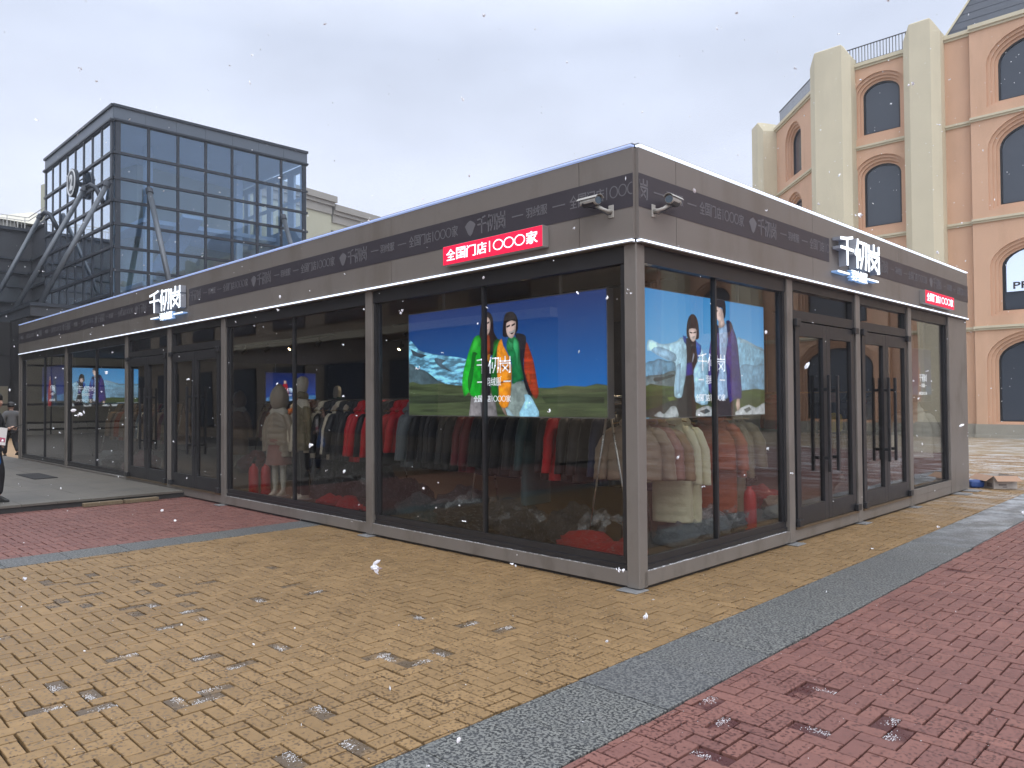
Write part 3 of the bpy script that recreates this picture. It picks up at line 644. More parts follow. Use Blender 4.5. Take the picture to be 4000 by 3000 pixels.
ADR=[
(120,165,195,745,659,801,681,850,670,925,626,1020,582,1015,223,739,221),
(165,200,225,801,681,850,670,1002,594,967,595,882,630,841,652,784,646),
(92,135,165,85,421,138,442,168,462,230,445,280,441,279,307,84,301),
(88,105,112,84,316,137,331,197,341,279,373,291,233,83,230),
(60,75,78,137,310,197,319,260,343,272,329,197,297,142,281),
(110,150,180,781,421,839,458,922,445,1005,467,1015,223,779,222),
(62,82,38,83,245,166,253,291,241,493,220,778,213,1015,223,1028,-38,81,5),
(36,50,26,82,160,166,173,290,151,492,134,505,95,226,93,82,96),
(105,125,45,220,159,271,166,283,137,239,130),
(40,44,46,82,61,164,88,226,123,302,129,301,2,81,12),
(165,175,182,146,30,176,51,201,28,245,85,276,88,289,70,302,77,295,2,146,9),
(170,178,185,414,43,477,80,519,87,563,54,562,-2,421,5),
(175,182,190,752,40,809,72,858,88,917,60,960,85,1013,102,1011,-12,744,-9),
(90,98,105,449,42,505,63,533,39,490,17),
(90,98,105,809,47,858,70,875,45,833,13),
(22,20,28,344,331,411,341,416,158,421,-3,307,2,290,159),
(26,22,32,360,642,434,627,439,458,411,349,351,347,352,535),
(168,210,235,98,593,128,603,175,579,231,584,294,612,321,645,347,634,360,574,362,461,354,339,336,234,322,159,271,166,275,284,283,433,230,452,169,484,121,516,94,521),
(140,180,212,121,523,175,557,281,507,283,448,230,459,169,487),
(150,190,220,293,419,319,435,310,196,284,173,278,270),
(150,195,225,455,598,489,523,524,463,519,400,521,227,512,95,422,120,416,234,411,380,439,458),
(30,80,180,334,662,360,657,360,589,343,610),
(30,90,190,428,627,469,591,468,538,443,473,435,534),
(45,35,135,361,437,399,448,407,348,354,332),
(180,190,215,409,525,419,510,405,448,399,448),
(22,16,24,406,846,430,834,446,791,453,722,452,652,428,638,374,644,362,680,367,764,382,820),
(222,200,196,381,720,432,727,435,681,428,641,410,616,390,638,382,675),
(60,50,60,384,698,406,694,404,684,384,688),
(60,50,60,411,696,434,705,433,695,413,686),
(235,230,230,399,655,424,669,419,645,406,641),
(50,42,48,571,165,730,155,736,-17,562,-2),
(150,178,215,607,741,669,805,683,718,665,521,677,278,684,156,585,152,611,437),
(52,40,110,669,826,711,820,730,756,760,660,774,487,788,322,792,151,746,139,676,156,667,359,661,520,682,669),
(62,50,125,579,793,607,741,613,597,611,437,595,316,564,184,524,212,519,353,528,542,548,670),
(45,95,170,570,737,593,723,599,612,568,513,554,576,551,655),
(28,24,60,669,826,711,820,722,780,690,686,679,734),
(28,24,60,579,793,608,773,607,725,585,698,574,745),
(45,38,150,684,156,738,152,691,107),
(185,160,150,750,143,778,143,776,48,752,32,741,90),
(180,155,150,542,188,564,180,563,117,573,46,555,62,538,134),
(36,28,34,588,995,618,1014,656,1007,667,944,663,870,650,844,640,931,610,934,581,945,575,968),
(210,186,180,582,945,610,934,640,923,650,844,657,796,645,770,607,757,608,813,592,835,583,882,577,912),
(50,40,48,575,919,603,907,598,895,576,902),
]

def smoothpoly(p):
    n=len(p);o=[]
    for i in range(n):
        a,b,c,d=p[i-1],p[i],p[(i+1)%n],p[(i+2)%n]
        for t in (0,.5):
            o.append(tuple(.5*((2*b[k])+(-a[k]+c[k])*t+(2*a[k]-5*b[k]+4*c[k]-d[k])*t*t+(-a[k]+3*b[k]-3*c[k]+d[k])*t**3) for k in (0,1)))
    return o
def fbm(w,h,sx,sy,seed,octv=4):
    r=np.random.RandomState(seed); out=np.zeros((h,w)); amp=1;tot=0
    for o in range(octv):
        gx,gy=max(2,int(sx*2**o)),max(2,int(sy*2**o)); g=r.rand(gy+1,gx+1)
        x=np.linspace(0,gx-1e-3,w);y=np.linspace(0,gy-1e-3,h); xi=x.astype(int);yi=y.astype(int);fx=(x-xi);fy=(y-yi)[:,None]; fx=fx*fx*(3-2*fx);fy=fy*fy*(3-2*fy)
        v=g[np.ix_(yi,xi)]*(1-fx)*(1-fy)+g[np.ix_(yi,xi+1)]*fx*(1-fy)+g[np.ix_(yi+1,xi)]*(1-fx)*fy+g[np.ix_(yi+1,xi+1)]*fx*fy
        out+=v*amp;tot+=amp;amp*=.55
    return out/tot
def paint(name,w,h,top,bot,horiz,shapes,seed,mirror=False):
    """an advertising picture drawn with soft filled outlines; v runs upwards"""
    V=np.linspace(0,1,h)[:,None]; U=np.linspace(0,1,w)[None,:]
    t=np.clip((V-horiz)/(1-horiz),0,1)[...,None]
    side=(U*.5)[...,None]
    img=(np.array(bot)*(1-t)+np.array(top)*t)*(1-.0*side)+np.array([-8,4,22])*side*(1-t)
    img=img*np.ones((h,w,1))
    n1=fbm(w,h,14,10,seed); n2=fbm(w,h,60,26,seed+1)
    yy,xx=np.mgrid[0:h,0:w]; X=(xx+.5)/w*1000; Y=(yy+.5)/h*1000
    for s in shapes:
        c=np.array(s[:3],float); p=[(s[i],s[i+1]) for i in range(3,len(s),2)]
        p=smoothpoly(p) if len(p)>5 else p
        inside=np.zeros((h,w)); n=len(p)
        for ox,oy in ((-.25,-.25),(.25,.25),(-.25,.25),(.25,-.25)):
            c_=np.zeros((h,w),bool); xs=X+ox*1000/w; ys=Y+oy*1000/h
            for i in range(n):
                x0,y0=p[i];x1,y1=p[(i+1)%n]
                if y0==y1: continue
                m=((y0>ys)!=(y1>ys)); c_^=m&(xs<(x1-x0)*(ys-y0)/(y1-y0)+x0)
            inside+=c_*.25
        k=max(2,int(w*.012)); bl=inside.copy()
        for ax in (0,1):
            for _ in range(2):
                pd=np.pad(bl,[(k,k) if q==ax else (0,0) for q in (0,1)],mode='edge'); cs=np.cumsum(pd,axis=ax)
                hi=np.take(cs,range(2*k,pd.shape[ax]),axis=ax); lo=np.concatenate([np.zeros_like(np.take(cs,[0],axis=ax)),np.take(cs,range(0,pd.shape[ax]-2*k-1),axis=ax)],axis=ax); bl=(hi-lo)/(2*k+1)
        a=inside[...,None]; area=abs(sum(p[i][0]*p[(i+1)%n][1]-p[(i+1)%n][0]*p[i][1] for i in range(n)))/2
        sh=(.72+.56*n2[...,None]) if area>9000 else (.86+.28*n1[...,None])
        if area>9000:
            ys_=[q[1] for q in p]; 
            if c[2]>150 and c[0]<135 and c[1]>180: sh=(.62+.62*np.clip((fbm(w,h,26,40,seed+7,5)[...,None]-.35)*3.2,0,1))
            if c[1]>c[2]*1.15 and c[1]<130 and c[0]>50: sh=.50+.76*fbm(w,h,8,46,seed+4,5)[...,None]   # snow and rock
        rd=(.62+.48*np.clip(bl*1.15,0,1))[...,None] if area<160000 else 1.
        lit=(1.06-.22*np.clip((X-X.mean()*0-min(q[0] for q in p))/max(1,max(q[0] for q in p)-min(q[0] for q in p)),0,1))[...,None] if area<160000 else 1.
        img=img*(1-a)+(c*sh*rd*lit)*a
    img=np.clip(img,0,255)/255.
    if mirror: img=img[:,::-1]
    lin=np.where(img<=.04045,img/12.92,((img+.055)/1.055)**2.4)
    im=bpy.data.images.new(name,w,h,float_buffer=True); im.colorspace_settings.name='Linear Rec.709' if 'Linear Rec.709' in [e.name for e in bpy.types.ColorManagedInputColorspaceSettings.bl_rna.properties['name'].enum_items] else 'Non-Color'
    buf=np.ones((h,w,4),np.float32); buf[...,:3]=lin; im.pixels.foreach_set(buf.ravel()); im.update(); im.pack(); return im
def scrmat(name,im,s):
    m,nt,b=newmat(name); setc(b,(.01,.01,.012),.35); t=nt.nodes.new('ShaderNodeTexImage'); t.image=im; t.interpolation='Linear'; t.extension='EXTEND'; uv=nt.nodes.new('ShaderNodeUVMap')
    nt.links.new(uv.outputs[0],t.inputs[0]); nt.links.new(t.outputs[0],b.inputs['Emission Color']); b.inputs['Emission Strength'].default_value=s; return m
imL=paint('advert_two_women',720,300,(28,52,110),(10,98,170),.25,ADL,3)
imR=paint('advert_couple',600,300,(58,140,205),(120,180,225),.3,ADR,9)
imD=paint('advert_dark',200,160,(14,26,80),(14,60,140),.2,[(70,120,170,-10,200,250,330,500,240,1010,300,1010,0,-10,0),(20,30,40,-10,120,1010,130,1010,-10,-10,-10),(150,20,35,330,640,420,650,450,300,430,0,300,0,290,300),(40,60,80,540,700,620,690,680,300,700,0,540,0,530,400),(150,190,220,450,500,500,540,620,420,640,300,560,340),(190,160,150,350,760,400,760,400,660,350,660)],5)
MS_L=scrmat('screen_two_women',imL,1.5); MS_R=scrmat('screen_couple',imR,1.5); MS_D=scrmat('screen_dark',imD,1.4)
M_CAB=mat('screen_cabinet',(.22,.22,.23),.45,var=.08)
M_OVL=emat('screen_white_text',(.85,.9,1),1.0)
def screen(M,u0,u1,d,z0,z1,m,label,thick=.1,text=True,tx=.5,uvx=(0,1)):
    """faces outward (towards -depth)"""
    t=empty('video_screen',tuple(M@Vector(((u0+u1)/2,d,z0))),0,label,'screen','advertising screens inside the shop')
    Mi=Matrix.Translation(-t.location)@M
    MB(Mi).box(u0-.012,u1+.012,d+.002,d+thick,z0-.012,z1+.012).build('cabinet',M_CAB,t)
    me=MB(Mi).add([(u0,d,z0),(u1,d,z0),(u1,d,z1),(u0,d,z1)],[(0,1,2,3)]).mesh('display',m,fix=False)
    uv=me.uv_layers.new(name='UVMap')
    for l,c in zip(uv.data,((uvx[0],0),(uvx[1],0),(uvx[1],1),(uvx[0],1))): l.uv=c
    link('display',me,t)
    ha=MB(Mi)
    for q in (.2,.8): ha.bar((u0+(u1-u0)*q,d+thick/2,z1+.01),(u0+(u1-u0)*q,d+thick/2,3.06),.025)
    ha.build('hanger',M_CAB,t)
    if text:
        w=(u1-u0);h=z1-z0; c=u0+w*tx; s=h/1.26; a,b_=d-.004,d-.001
        mb=MB(); brandword(mb,c-.27*s,z0+.385*h,.54*s,.175*s,.0145*s,a,b_)
        mb.box(c-.27*s,c-.17*s,a,b_,z0+.30*h,z0+.312*h); mb.box(c+.16*s,c+.27*s,a,b_,z0+.30*h,z0+.312*h)
        ms=[mb.mesh('q',M_OVL)]
        me=fit(textmesh('羽绒服',1,M_OVL,.001,bold=.004),c-.13*s,c+.12*s,z0+.27*h,z0+.345*h); me.transform(Matrix.Translation((0,d-.0025,0))@Matrix.Rotation(R(90),4,'X')); ms.append(me)
        ms+=slogan(None,c-.33*s,z0+.125*h,.60*s,.075*s,.0065*s,a,b_,None,M_OVL)
        me=joinmesh('overlay_text',ms,M_OVL); me.transform(Mi); link('overlay_text',me,t)
    return t
screen(I4,-3.76,-.61,.35,1.52,2.78,MS_L,'large screen showing two laughing women in green and orange coats before a snowy mountain',tx=.492)
screen(ME,.40,3.07,.35,1.51,2.79,MS_R,'large screen right of the corner, showing a woman in pale blue and a purple-coated man',tx=.548)
MW=Matrix.Translation((-21.05,0,0))@ME
screen(MW,.85,3.05,0,1.60,2.74,MS_R,'small pale blue screen behind the far left windows, showing a man in purple',tx=.33,uvx=(.06,1.33))
screen(MW,7.3,9.26,0,1.58,2.72,MS_D,'small blue screen deep inside the shop between the mannequins heads, with white brand characters',tx=.45)
screen(I4,-21.0,-18.9,.42,1.62,2.72,MS_D,'dim blue screen behind the leftmost window, showing a red and a dark figure',tx=.5)
screen(ME,8.35,9.35,.35,1.62,2.52,scrmat('screen_pale',imD,.5),'faint bluish screen behind the rightmost window with small white brand characters',tx=.55)
# ================================================================ CLOTHES
M_PUFF=objcol('quilted_nylon',.42,.35,22,.4,.15); M_KNIT=objcol('matt_cloth',.8,.3,80,.2,.3)
M_FUR=objcol('fur_trim',.9,1.0,120,.1,.6); M_PIPE=mat('chrome_rail',(.5,.48,.45),.25,met=.9,var=.05)
M_BRASS=mat('brass_tube',(.42,.27,.12),.3,met=.9,var=.08)
def sup(n,w,d,z,cx=0,cy=0,e=.75):
    o=[]
    for k in range(n):
        a=2*math.pi*k/n;c_,s_=math.cos(a),math.sin(a)
        o.append((cx+d*math.copysign(abs(c_)**e,c_),cy+w*math.copysign(abs(s_)**e,s_),z))
    return o
def jacket_mesh(length,puff,flare=1.0,seed=0,w=.25):
    """hangs in the yz plane (shoulders along y), thickness along x; hook point at origin; returns body, sleeves, collar mesh builders"""
    r=random.Random(seed); body=MB(); nb=int(length/.022)
    rings=[]
    for i in range(nb+1):
        t=i/nb; z=-.10-t*length; sh=min(1,.30+t*7) if t<.1 else 1
        ph=abs(math.sin(math.pi*(t*length/.105))); bul=1+puff*(ph**.5-.6)
        ww=w*(.62+.38*min(1,t*9))*(1+(flare-1)*t); dd=(.060+.02*t)*sh*bul
        rings.append([(x+r.gauss(0,.0016),y+r.gauss(0,.0016),zz-.17*(abs(y)/w)**1.6*max(0,1-t*2.2)) for x,y,zz in sup(18,ww,dd,z,0,0,.8)])
    body.loft(rings)
    sl=MB()
    for s in (-1,1):
        rg=[]; m=22; Ls=min(.62,length*.85)
        for i in range(m+1):
            t=i/m; ph=abs(math.sin(math.pi*t*Ls/.09)); bul=1+puff*.8*(ph**.5-.6)
            yc=s*(w*.72+.085*min(1,t*2.5)+.05*t); z=-.19-t*Ls; rr=(.074-.016*t)*bul*min(1,.55+t*5)
            rg.append([(.012*math.sin(5*t+s)+rr*.80*math.cos(a),yc+rr*math.sin(a),z+ s*0) for a in [2*math.pi*k/12 for k in range(12)]])
        sl.loft(rg)
    co=MB(); rg=[]
    for i in range(7):
        t=i/6; rg.append([(x*(1+.1*math.sin(k)),y,z+.02*math.cos(2*math.pi*k/14)) for k,(x,y,z) in enumerate(sup(14,.095-.02*t+.012*math.sin(3.1*t),.062+.012*math.sin(3.1*t),-.125+.115*t,0,0,.9))])
    co.loft(rg)
    return body,sl,co
def hooded(co):
    rg=[]
    for i in range(8):
        t=i/7; s=math.sin(math.pi*(.12+.86*t)); rg.append(sup(14,.125*s+.01,.10*s+.01,-.21+.16*t,-.03,0,.9))
    co.loft(rg)
JM={}
for key,(ln,pf,fl) in {'short':(.62,.20,1.0),'mid':(.80,.16,1.02),'long':(1.12,.13,1.0),'flat':(.72,.05,1.0)}.items():
    b,s,c=jacket_mesh(ln,pf,fl,seed=len(JM)+2)
    if key!='flat': hooded(c)
    JM[key]=(b.mesh('coat_body',None,smooth=True),s.mesh('coat_sleeves',None,smooth=True),c.mesh('coat_hood',None,smooth=True))
    for k,me in enumerate(JM[key]): me.materials.append(M_PUFF if key!='flat' else M_KNIT)
fr=MB(); rg=[]
for i in range(15):
    a=math.pi*i/14*1.5-math.pi*.75; rg.append([(.05*math.cos(b_)*1.0-.02,(.105+.035*math.sin(b_))*math.sin(a),-.10+(.035*math.sin(b_)+.08)*math.cos(a)*.9-.03) for b_ in [2*math.pi*k/8 for k in range(8)]])
fr.loft(rg); FURM=fr.mesh('fur_collar',M_FUR,smooth=True)
hk=MB(); hk.tube([(0,0,-.115),(0,0,-.03),(0,.012,.0),(0,.028,.012),(0,.036,-.004)],.0035,5); hk.tube([(0,-.19,-.15),(0,0,-.112),(0,.19,-.15)],.007,5)
HKM=hk.mesh('hanger',M_BRASS)
CN={}
def jacket(x,y,z,kind,c,label,rz=0,fur=None,group='down jackets hanging on the rails inside the shop',name='down_jacket'):
    t=empty(name,(x,y,z),rz,label,'jacket',group)
    for n_,me in zip(('coat_body','coat_sleeves','coat_hood'),JM[kind]):
        o=link(n_,me,t); o.color=(*c,1); 
        if n_=='coat_body': o.scale=(rnd.uniform(.92,1.15),1,1)
    if fur: o=link('fur_collar',FURM,t); o.color=(*fur,1)
    link('hanger',HKM,t); return t
BLACK=(.014,.014,.017);CHAR=(.045,.046,.05);RED=(.62,.010,.018);CREAM=(.74,.68,.54);GREYB=(.19,.23,.26);MAROON=(.16,.018,.028);TAN=(.34,.22,.12);RUST=(.40,.085,.025);OLIVE=(.20,.17,.10);BEIGE=(.33,.25,.18);TEAL=(.05,.10,.11);PINK=(.34,.17,.14);YEL=(.6,.42,.04);DKGREEN=(.03,.09,.04);ORANGE=(.75,.22,.02);PALE=(.80,.79,.56);BROWN=(.12,.07,.045);NAVY=(.02,.03,.08)
NAMES={BLACK:'black',CHAR:'charcoal',RED:'red',CREAM:'cream',GREYB:'grey blue',MAROON:'maroon',TAN:'tan',RUST:'rust orange',OLIVE:'olive grey',BEIGE:'beige',TEAL:'dark teal',PINK:'dusty pink',YEL:'yellow',DKGREEN:'dark green',ORANGE:'bright orange',PALE:'pale cream yellow',BROWN:'dark brown',NAVY:'navy'}
ORD=['first','second','third','fourth','fifth','sixth','seventh','eighth','ninth','tenth','eleventh','twelfth','thirteenth','fourteenth','fifteenth','sixteenth','seventeenth','eighteenth','nineteenth','twentieth']+['twenty-%s'%s for s in ('first','second','third','fourth','fifth','sixth','seventh','eighth','ninth')]+['thirtieth']+['thirty-%s'%s for s in ('first','second','third','fourth','fifth')]
def rack(p,q,z,label,legs=True,m=None,aframe=.28):
    p=Vector((*p,0));q=Vector((*q,0)); c=(p+q)/2; t=empty('clothes_rail',(c.x,c.y,.15),0,label,'clothes rail','clothes rails inside the shop')
    o=Vector((c.x,c.y,.15)); d=(q-p).normalized(); n=Vector((-d.y,d.x,0)); m=m or M_PIPE
    MB().tube([p-o+Vector((0,0,z)),q-o+Vector((0,0,z))],.016,8).build('rail',m,t,smooth=True)
    k=max(2,int((q-p).length/2.2)+1)
    if legs:
        for i in range(k):
            a=p+(q-p)*(i/(k-1)) - o
            for s in (-1,1):
                MB().tube([a+Vector((0,0,z+.01)),a+n*s*aframe+Vector((0,0,.15))],.012,7).build('leg',m,t,smooth=True)
    else:
        mb=MB()
        for i in range(k):
            a=p+(q-p)*(i/(k-1)) - o; mb.tube([a+Vector((0,0,z)),a+Vector((0,0,3.05))],.008,6)
        mb.build('hanger_rod',m,t)
    return t
def fill(p,q,z,items,where,step=None,jit=.02,tilt=.1):
    p=Vector((*p,0));q=Vector((*q,0)); n=len(items); d=(q-p).normalized(); rz=math.atan2(d.y,d.x); cnt={}
    for i,it in enumerate(items):
        if it is None: continue
        kind,c=it[0],it[1]; fur=it[2] if len(it)>2 else None
        a=p+(q-p)*((i+.5)/n)+d*rnd.uniform(-jit,jit)
        cn=NAMES[c]; ky=(cn,kind,bool(fur)); cnt[ky]=cnt.get(ky,0)+1
        jacket(a.x,a.y,z,kind,c,'%s %s %s %s'%(ORD[cnt[ky]-1],cn,{'short':'short jacket','mid':'puffer','long':'long coat','flat':'plain coat'}[kind]+(' with fur collar' if fur else ''),where),rz+rnd.gauss(0,tilt*1.5),fur)
# rail 1: behind the two right hand south windows
rack((-7.7,1.0),(-.75,1.0),1.72,'long rail on splayed legs behind the two left facade windows nearest the corner')
A=[('mid',CREAM),('mid',CREAM),('mid',BROWN),('mid',BROWN),('mid',CREAM),('mid',BLACK),('mid',BLACK),('mid',CREAM,(.6,.5,.38)),('mid',BLACK),('mid',BLACK,(.6,.5,.38)),('mid',BLACK),('mid',RED),('mid',RED),('mid',BLACK),('mid',RED),('mid',BLACK),('mid',BLACK),('short',RED),('short',RED),('mid',GREYB),('mid',GREYB),('mid',BLACK),('mid',BLACK),('mid',CHAR),('mid',BLACK),('mid',CHAR),('mid',BLACK),('mid',MAROON),('mid',MAROON),('mid',BLACK),('mid',BLACK),('mid',BLACK),('mid',BLACK),('mid',CHAR),('long',TEAL),None,('mid',BLACK),('mid',RED,(.5,.35,.25)),('mid',BLACK),('mid',BLACK),None,('mid',NAVY),('mid',BLACK)]
fill((-7.55,1.0),(-.85,1.0),1.70,A,'from the left on the long rail near the corner')
# rail 2: behind the east corner window
rack((-.75,.55),(-.75,3.0),1.66,'short rail on splayed legs behind the window right of the corner',aframe=.3)
for k_,(y_,kd_,c_,dz_) in enumerate([(.80,'short',BEIGE,0),(.98,'short',PINK,0),(1.16,'short',TAN,-.03),(1.48,'long',PALE,0),(1.66,'long',PALE,-.02),(2.30,'short',RUST,0),(2.42,'long',RUST,0),(2.62,'long',OLIVE,-.02),(2.74,'short',OLIVE,0)]):
    t_=jacket(-.62,y_,1.60+dz_,kd_,c_,['beige short jacket, nearest the corner on the rail right of the corner','dusty pink short jacket, second from the corner on the rail right of the corner','tan short jacket beside the pale long coats on the rail right of the corner','pale cream long coat, the one nearer the corner, below the screen','pale cream long coat, the one farther from the corner, below the screen','rust orange short jacket on the rail right of the corner','rust orange long coat on the rail right of the corner','olive grey long coat on the rail right of the corner','olive grey short jacket, farthest from the corner on the rail right of the corner'][k_],R(112)+rnd.gauss(0,.08)); t_.scale=(1.25,1.12,1.0) if kd_!='long' else (1.0,.88,1.0)
# rail 3: far left windows
rack((-20.4,1.3),(-13.2,1.3),1.68,'rail on splayed legs behind the far left windows')
fill((-17.3,1.3),(-13.3,1.3),1.66,[('mid',c) for c in (TAN,TAN,BROWN,BEIGE,RUST,RUST,BEIGE,TAN,BROWN,TAN,BEIGE,BROWN,GREYB,CREAM,BROWN,TAN,BROWN,MAROON,BLACK,BEIGE,TAN,MAROON,OLIVE,TAN)],'from the left on the far left window rail')
# rail 4: seen through the south doors
rack((-13.6,3.4),(-8.2,3.4),1.68,'rail standing deeper in the shop behind the left facade doors')
fill((-13.4,3.4),(-8.4,3.4),1.66,[('mid',c) for c in (TAN,MAROON,RUST,OLIVE,ORANGE,BROWN,OLIVE,BLACK,RED,BLACK,BEIGE,BROWN,TAN,OLIVE,MAROON,BROWN,OLIVE,MAROON,BROWN,PINK,MAROON,BLACK,BROWN,CREAM)],'from the left on the rail behind the left facade doors')
# rail 5: against the north wall, seen through the right facade doors
rack((-6.5,9.55),(-.6,9.55),1.80,'thin brass rail along the back wall seen through the right facade doors',legs=False,m=M_BRASS)
fill((-2.6,9.5),(-1.1,9.5),1.78,[('short',OLIVE),('short',YEL),None,('short',BLACK),None,('short',CREAM),None],'from the left on the brass rail at the back wall')
# ---------------------------------------------------------------- mannequins
M_MANN=mat('pale_mannequin_plastic',(.55,.52,.44),.45,var=.04,coord='Object'); M_CHROME=mat('silver_wig',(.45,.42,.40),.22,met=.85,var=.3,scale=40,coord='Object')
def mannequin(x,y,rz,kind,c,label,hood=False,skirt=None,head=M_MANN,h=1.86,wig=False,trou=None):
    t=empty('mannequin',(x,y,.15),rz,label,'mannequin','mannequins dressed in down coats'); s=h/1.86
    b=MB()
    def E(w,d,z,cx=0,cy=0,n=14): return [(cx+d*s*math.cos(a),cy+w*s*math.sin(a),z*s) for a in [2*math.pi*k/n for k in range(n)]]
    for sd in (-1,1):
        cy=sd*.085*s
        b.loft([E(.030,.105,.0,.045,cy/s),E(.034,.112,.03,.045,cy/s),E(.036,.07,.07,.01,cy/s),E(.035,.040,.12,-.01,cy/s),E(.052,.056,.32,-.012,cy/s),E(.044,.046,.46,0,cy/s),E(.052,.056,.52,0,cy/s),E(.078,.082,.80,0,cy/s),E(.085,.1,.92,0,cy/s*.9)])
    b.loft([E(.17,.11,.86),E(.165,.11,.98),E(.125,.09,1.12),E(.16,.105,1.32),E(.19,.095,1.44),E(.12,.07,1.50),E(.055,.055,1.53),E(.05,.052,1.60)])
    b.loft([E(.045,.05,1.58,.01),E(.062,.085,1.62,.02),E(.075,.098,1.70,.012),E(.076,.098,1.77,.0),E(.06,.08,1.83,-.005),E(.02,.03,1.86,-.005)])
    o=b.build('body',head if head is M_MANN else M_MANN,t,smooth=True)
    bm,sm,cm=JM[kind]
    o1=link('coat',bm,t,(0,0,1.60*s)); o1.scale=(1.75,.86,1.0); o1.color=(*c,1)
    o2=link('coat_sleeves',sm,t,(0,0,1.59*s)); o2.color=(*c,1); o2.scale=(1.05,.92,1)
    if hood:
        hb=MB(); rg=[]
        for i in range(9):
            q=i/8; ss=math.sin(math.pi*(.16+.82*q))**.7; rg.append(sup(16,.15*ss,.15*ss,1.47*s+.42*q,-.015,0,.9))
        hb.loft(rg); o3=hb.build('hood',M_PUFF,t,smooth=True); o3.color=(*c,1)
    else: o3=link('coat_collar',JM['flat'][2],t,(0,0,1.63*s)); o3.color=(*c,1); o3.scale=(1.3,1.15,1)
    if skirt:
        k=MB(); k.loft([sup(20,.15,.12,.98),sup(20,.17,.15,.8),sup(20,.20,.19,.52)],cap=False); ob=k.build('skirt',M_KNIT,t,smooth=True); ob.color=(*skirt,1)
    if trou:
        k=MB()
        for sd in (-1,1): k.loft([sup(12,.062,.068,.07*s,.0,sd*.085*s,1),sup(12,.07,.075,.5*s,.0,sd*.085*s,1),sup(12,.095,.11,.92*s,0,sd*.085*s,1)])
        ob=k.build('trousers',M_KNIT,t,smooth=True); ob.color=(*trou,1)
    if wig:
        k=MB(); k.loft([E(.03,.03,1.88),E(.09,.11,1.82,-.01),E(.105,.12,1.72,-.03),E(.11,.09,1.55,-.06),E(.10,.06,1.40,-.08)]); k.build('wig',M_CHROME,t,smooth=True)
    MB().tube([(0,0,-.0),(0,0,.015)],.17,20).build('base',M_STEEL,t)
    return t
mannequin(-7.62,.62,R(-70),'mid',(.40,.34,.26),'mannequin in a hooded long beige coat over a dusty pink skirt, close behind the glass',hood=True,skirt=PINK,h=1.80)
mannequin(-7.0,.70,R(-100),'mid',OLIVE,'tall mannequin with bare pale head in a dark olive coat, beside the beige hooded one',h=1.95,trou=BLACK)
mannequin(-14.2,3.0,R(-60),'mid',NAVY,'small distant mannequin with pale head in a navy coat, left of the hooded one',h=1.80)
mannequin(-13.4,2.7,R(-60),'long',TAN,'distant mannequin in a tan hooded coat beside the navy one',hood=True,h=1.78)
mannequin(-10.5,2.6,R(-60),'mid',ORANGE,'mannequin with a shiny silver wig in an orange coat behind the rail',h=1.88,wig=True)
mannequin(-9.4,2.85,R(-60),'mid',DKGREEN,'mannequin with pale head in a dark green coat behind the rail',h=1.86)
t_=jacket(-.55,9.0,1.62,'mid',(.60,.61,.55),'whitish coat in clear plastic hanging behind the rightmost window',R(115)); t_.scale=(1.4,1.2,1.1)
t_=jacket(-3.35,9.45,1.78,'short',(.6,.012,.02),'bright red jacket on the back wall rail, seen just right of the couple screen',R(60)); t_.scale=(1.5,1.2,1.0)
# ---------------------------------------------------------------- plastic wrapped bundles on the floor
def bagmat():
    m,nt,b=newmat('clear_plastic_over_clothes'); setc(b,(.1,.1,.1),.3,0,.6)
    oi=nt.nodes.new('ShaderNodeObjectInfo'); n=noise(nt,7,6,.7,'Object',(1,2.2,1)); c=mixc(nt,mrange(nt,n,.55,.62,0,.35),oi.outputs['Color'],(.42,.46,.48)); nt.links.new(c,b.inputs['Base Color'])
    b.inputs['Coat Weight'].default_value=1; b.inputs['Coat Roughness'].default_value=.12
    n2=noise(nt,11,6,.75,'Object',(1,1.8,1)); bp=nt.nodes.new('ShaderNodeBump'); bp.inputs['Strength'].default_value=1; bp.inputs['Distance'].default_value=.06; nt.links.new(n2,bp.inputs['Height']); nt.links.new(bp.outputs[0],b.inputs['Normal']); nt.links.new(bp.outputs[0],b.inputs['Coat Normal'])
    return m
M_BAG=bagmat()
def bagmesh(seed):
    from mathutils import noise as mn
    bm=bmesh.new(); bmesh.ops.create_icosphere(bm,subdivisions=4,radius=1)
    o=Vector((seed*7.3,seed*3.1,0))
    for v in bm.verts:
        p=v.co.copy(); d=mn.fractal(p*1.6+o,1,2,4)*.28+abs(mn.noise(p*3.5+o))*-.22
        v.co=p*(1+d); v.co.z=max(-.55,v.co.z)
    me=bpy.data.meshes.new('bundle'); bm.to_mesh(me); bm.free(); me.shade_smooth(); me.materials.append(M_BAG); return me
BM=[bagmesh(i) for i in range(4)]
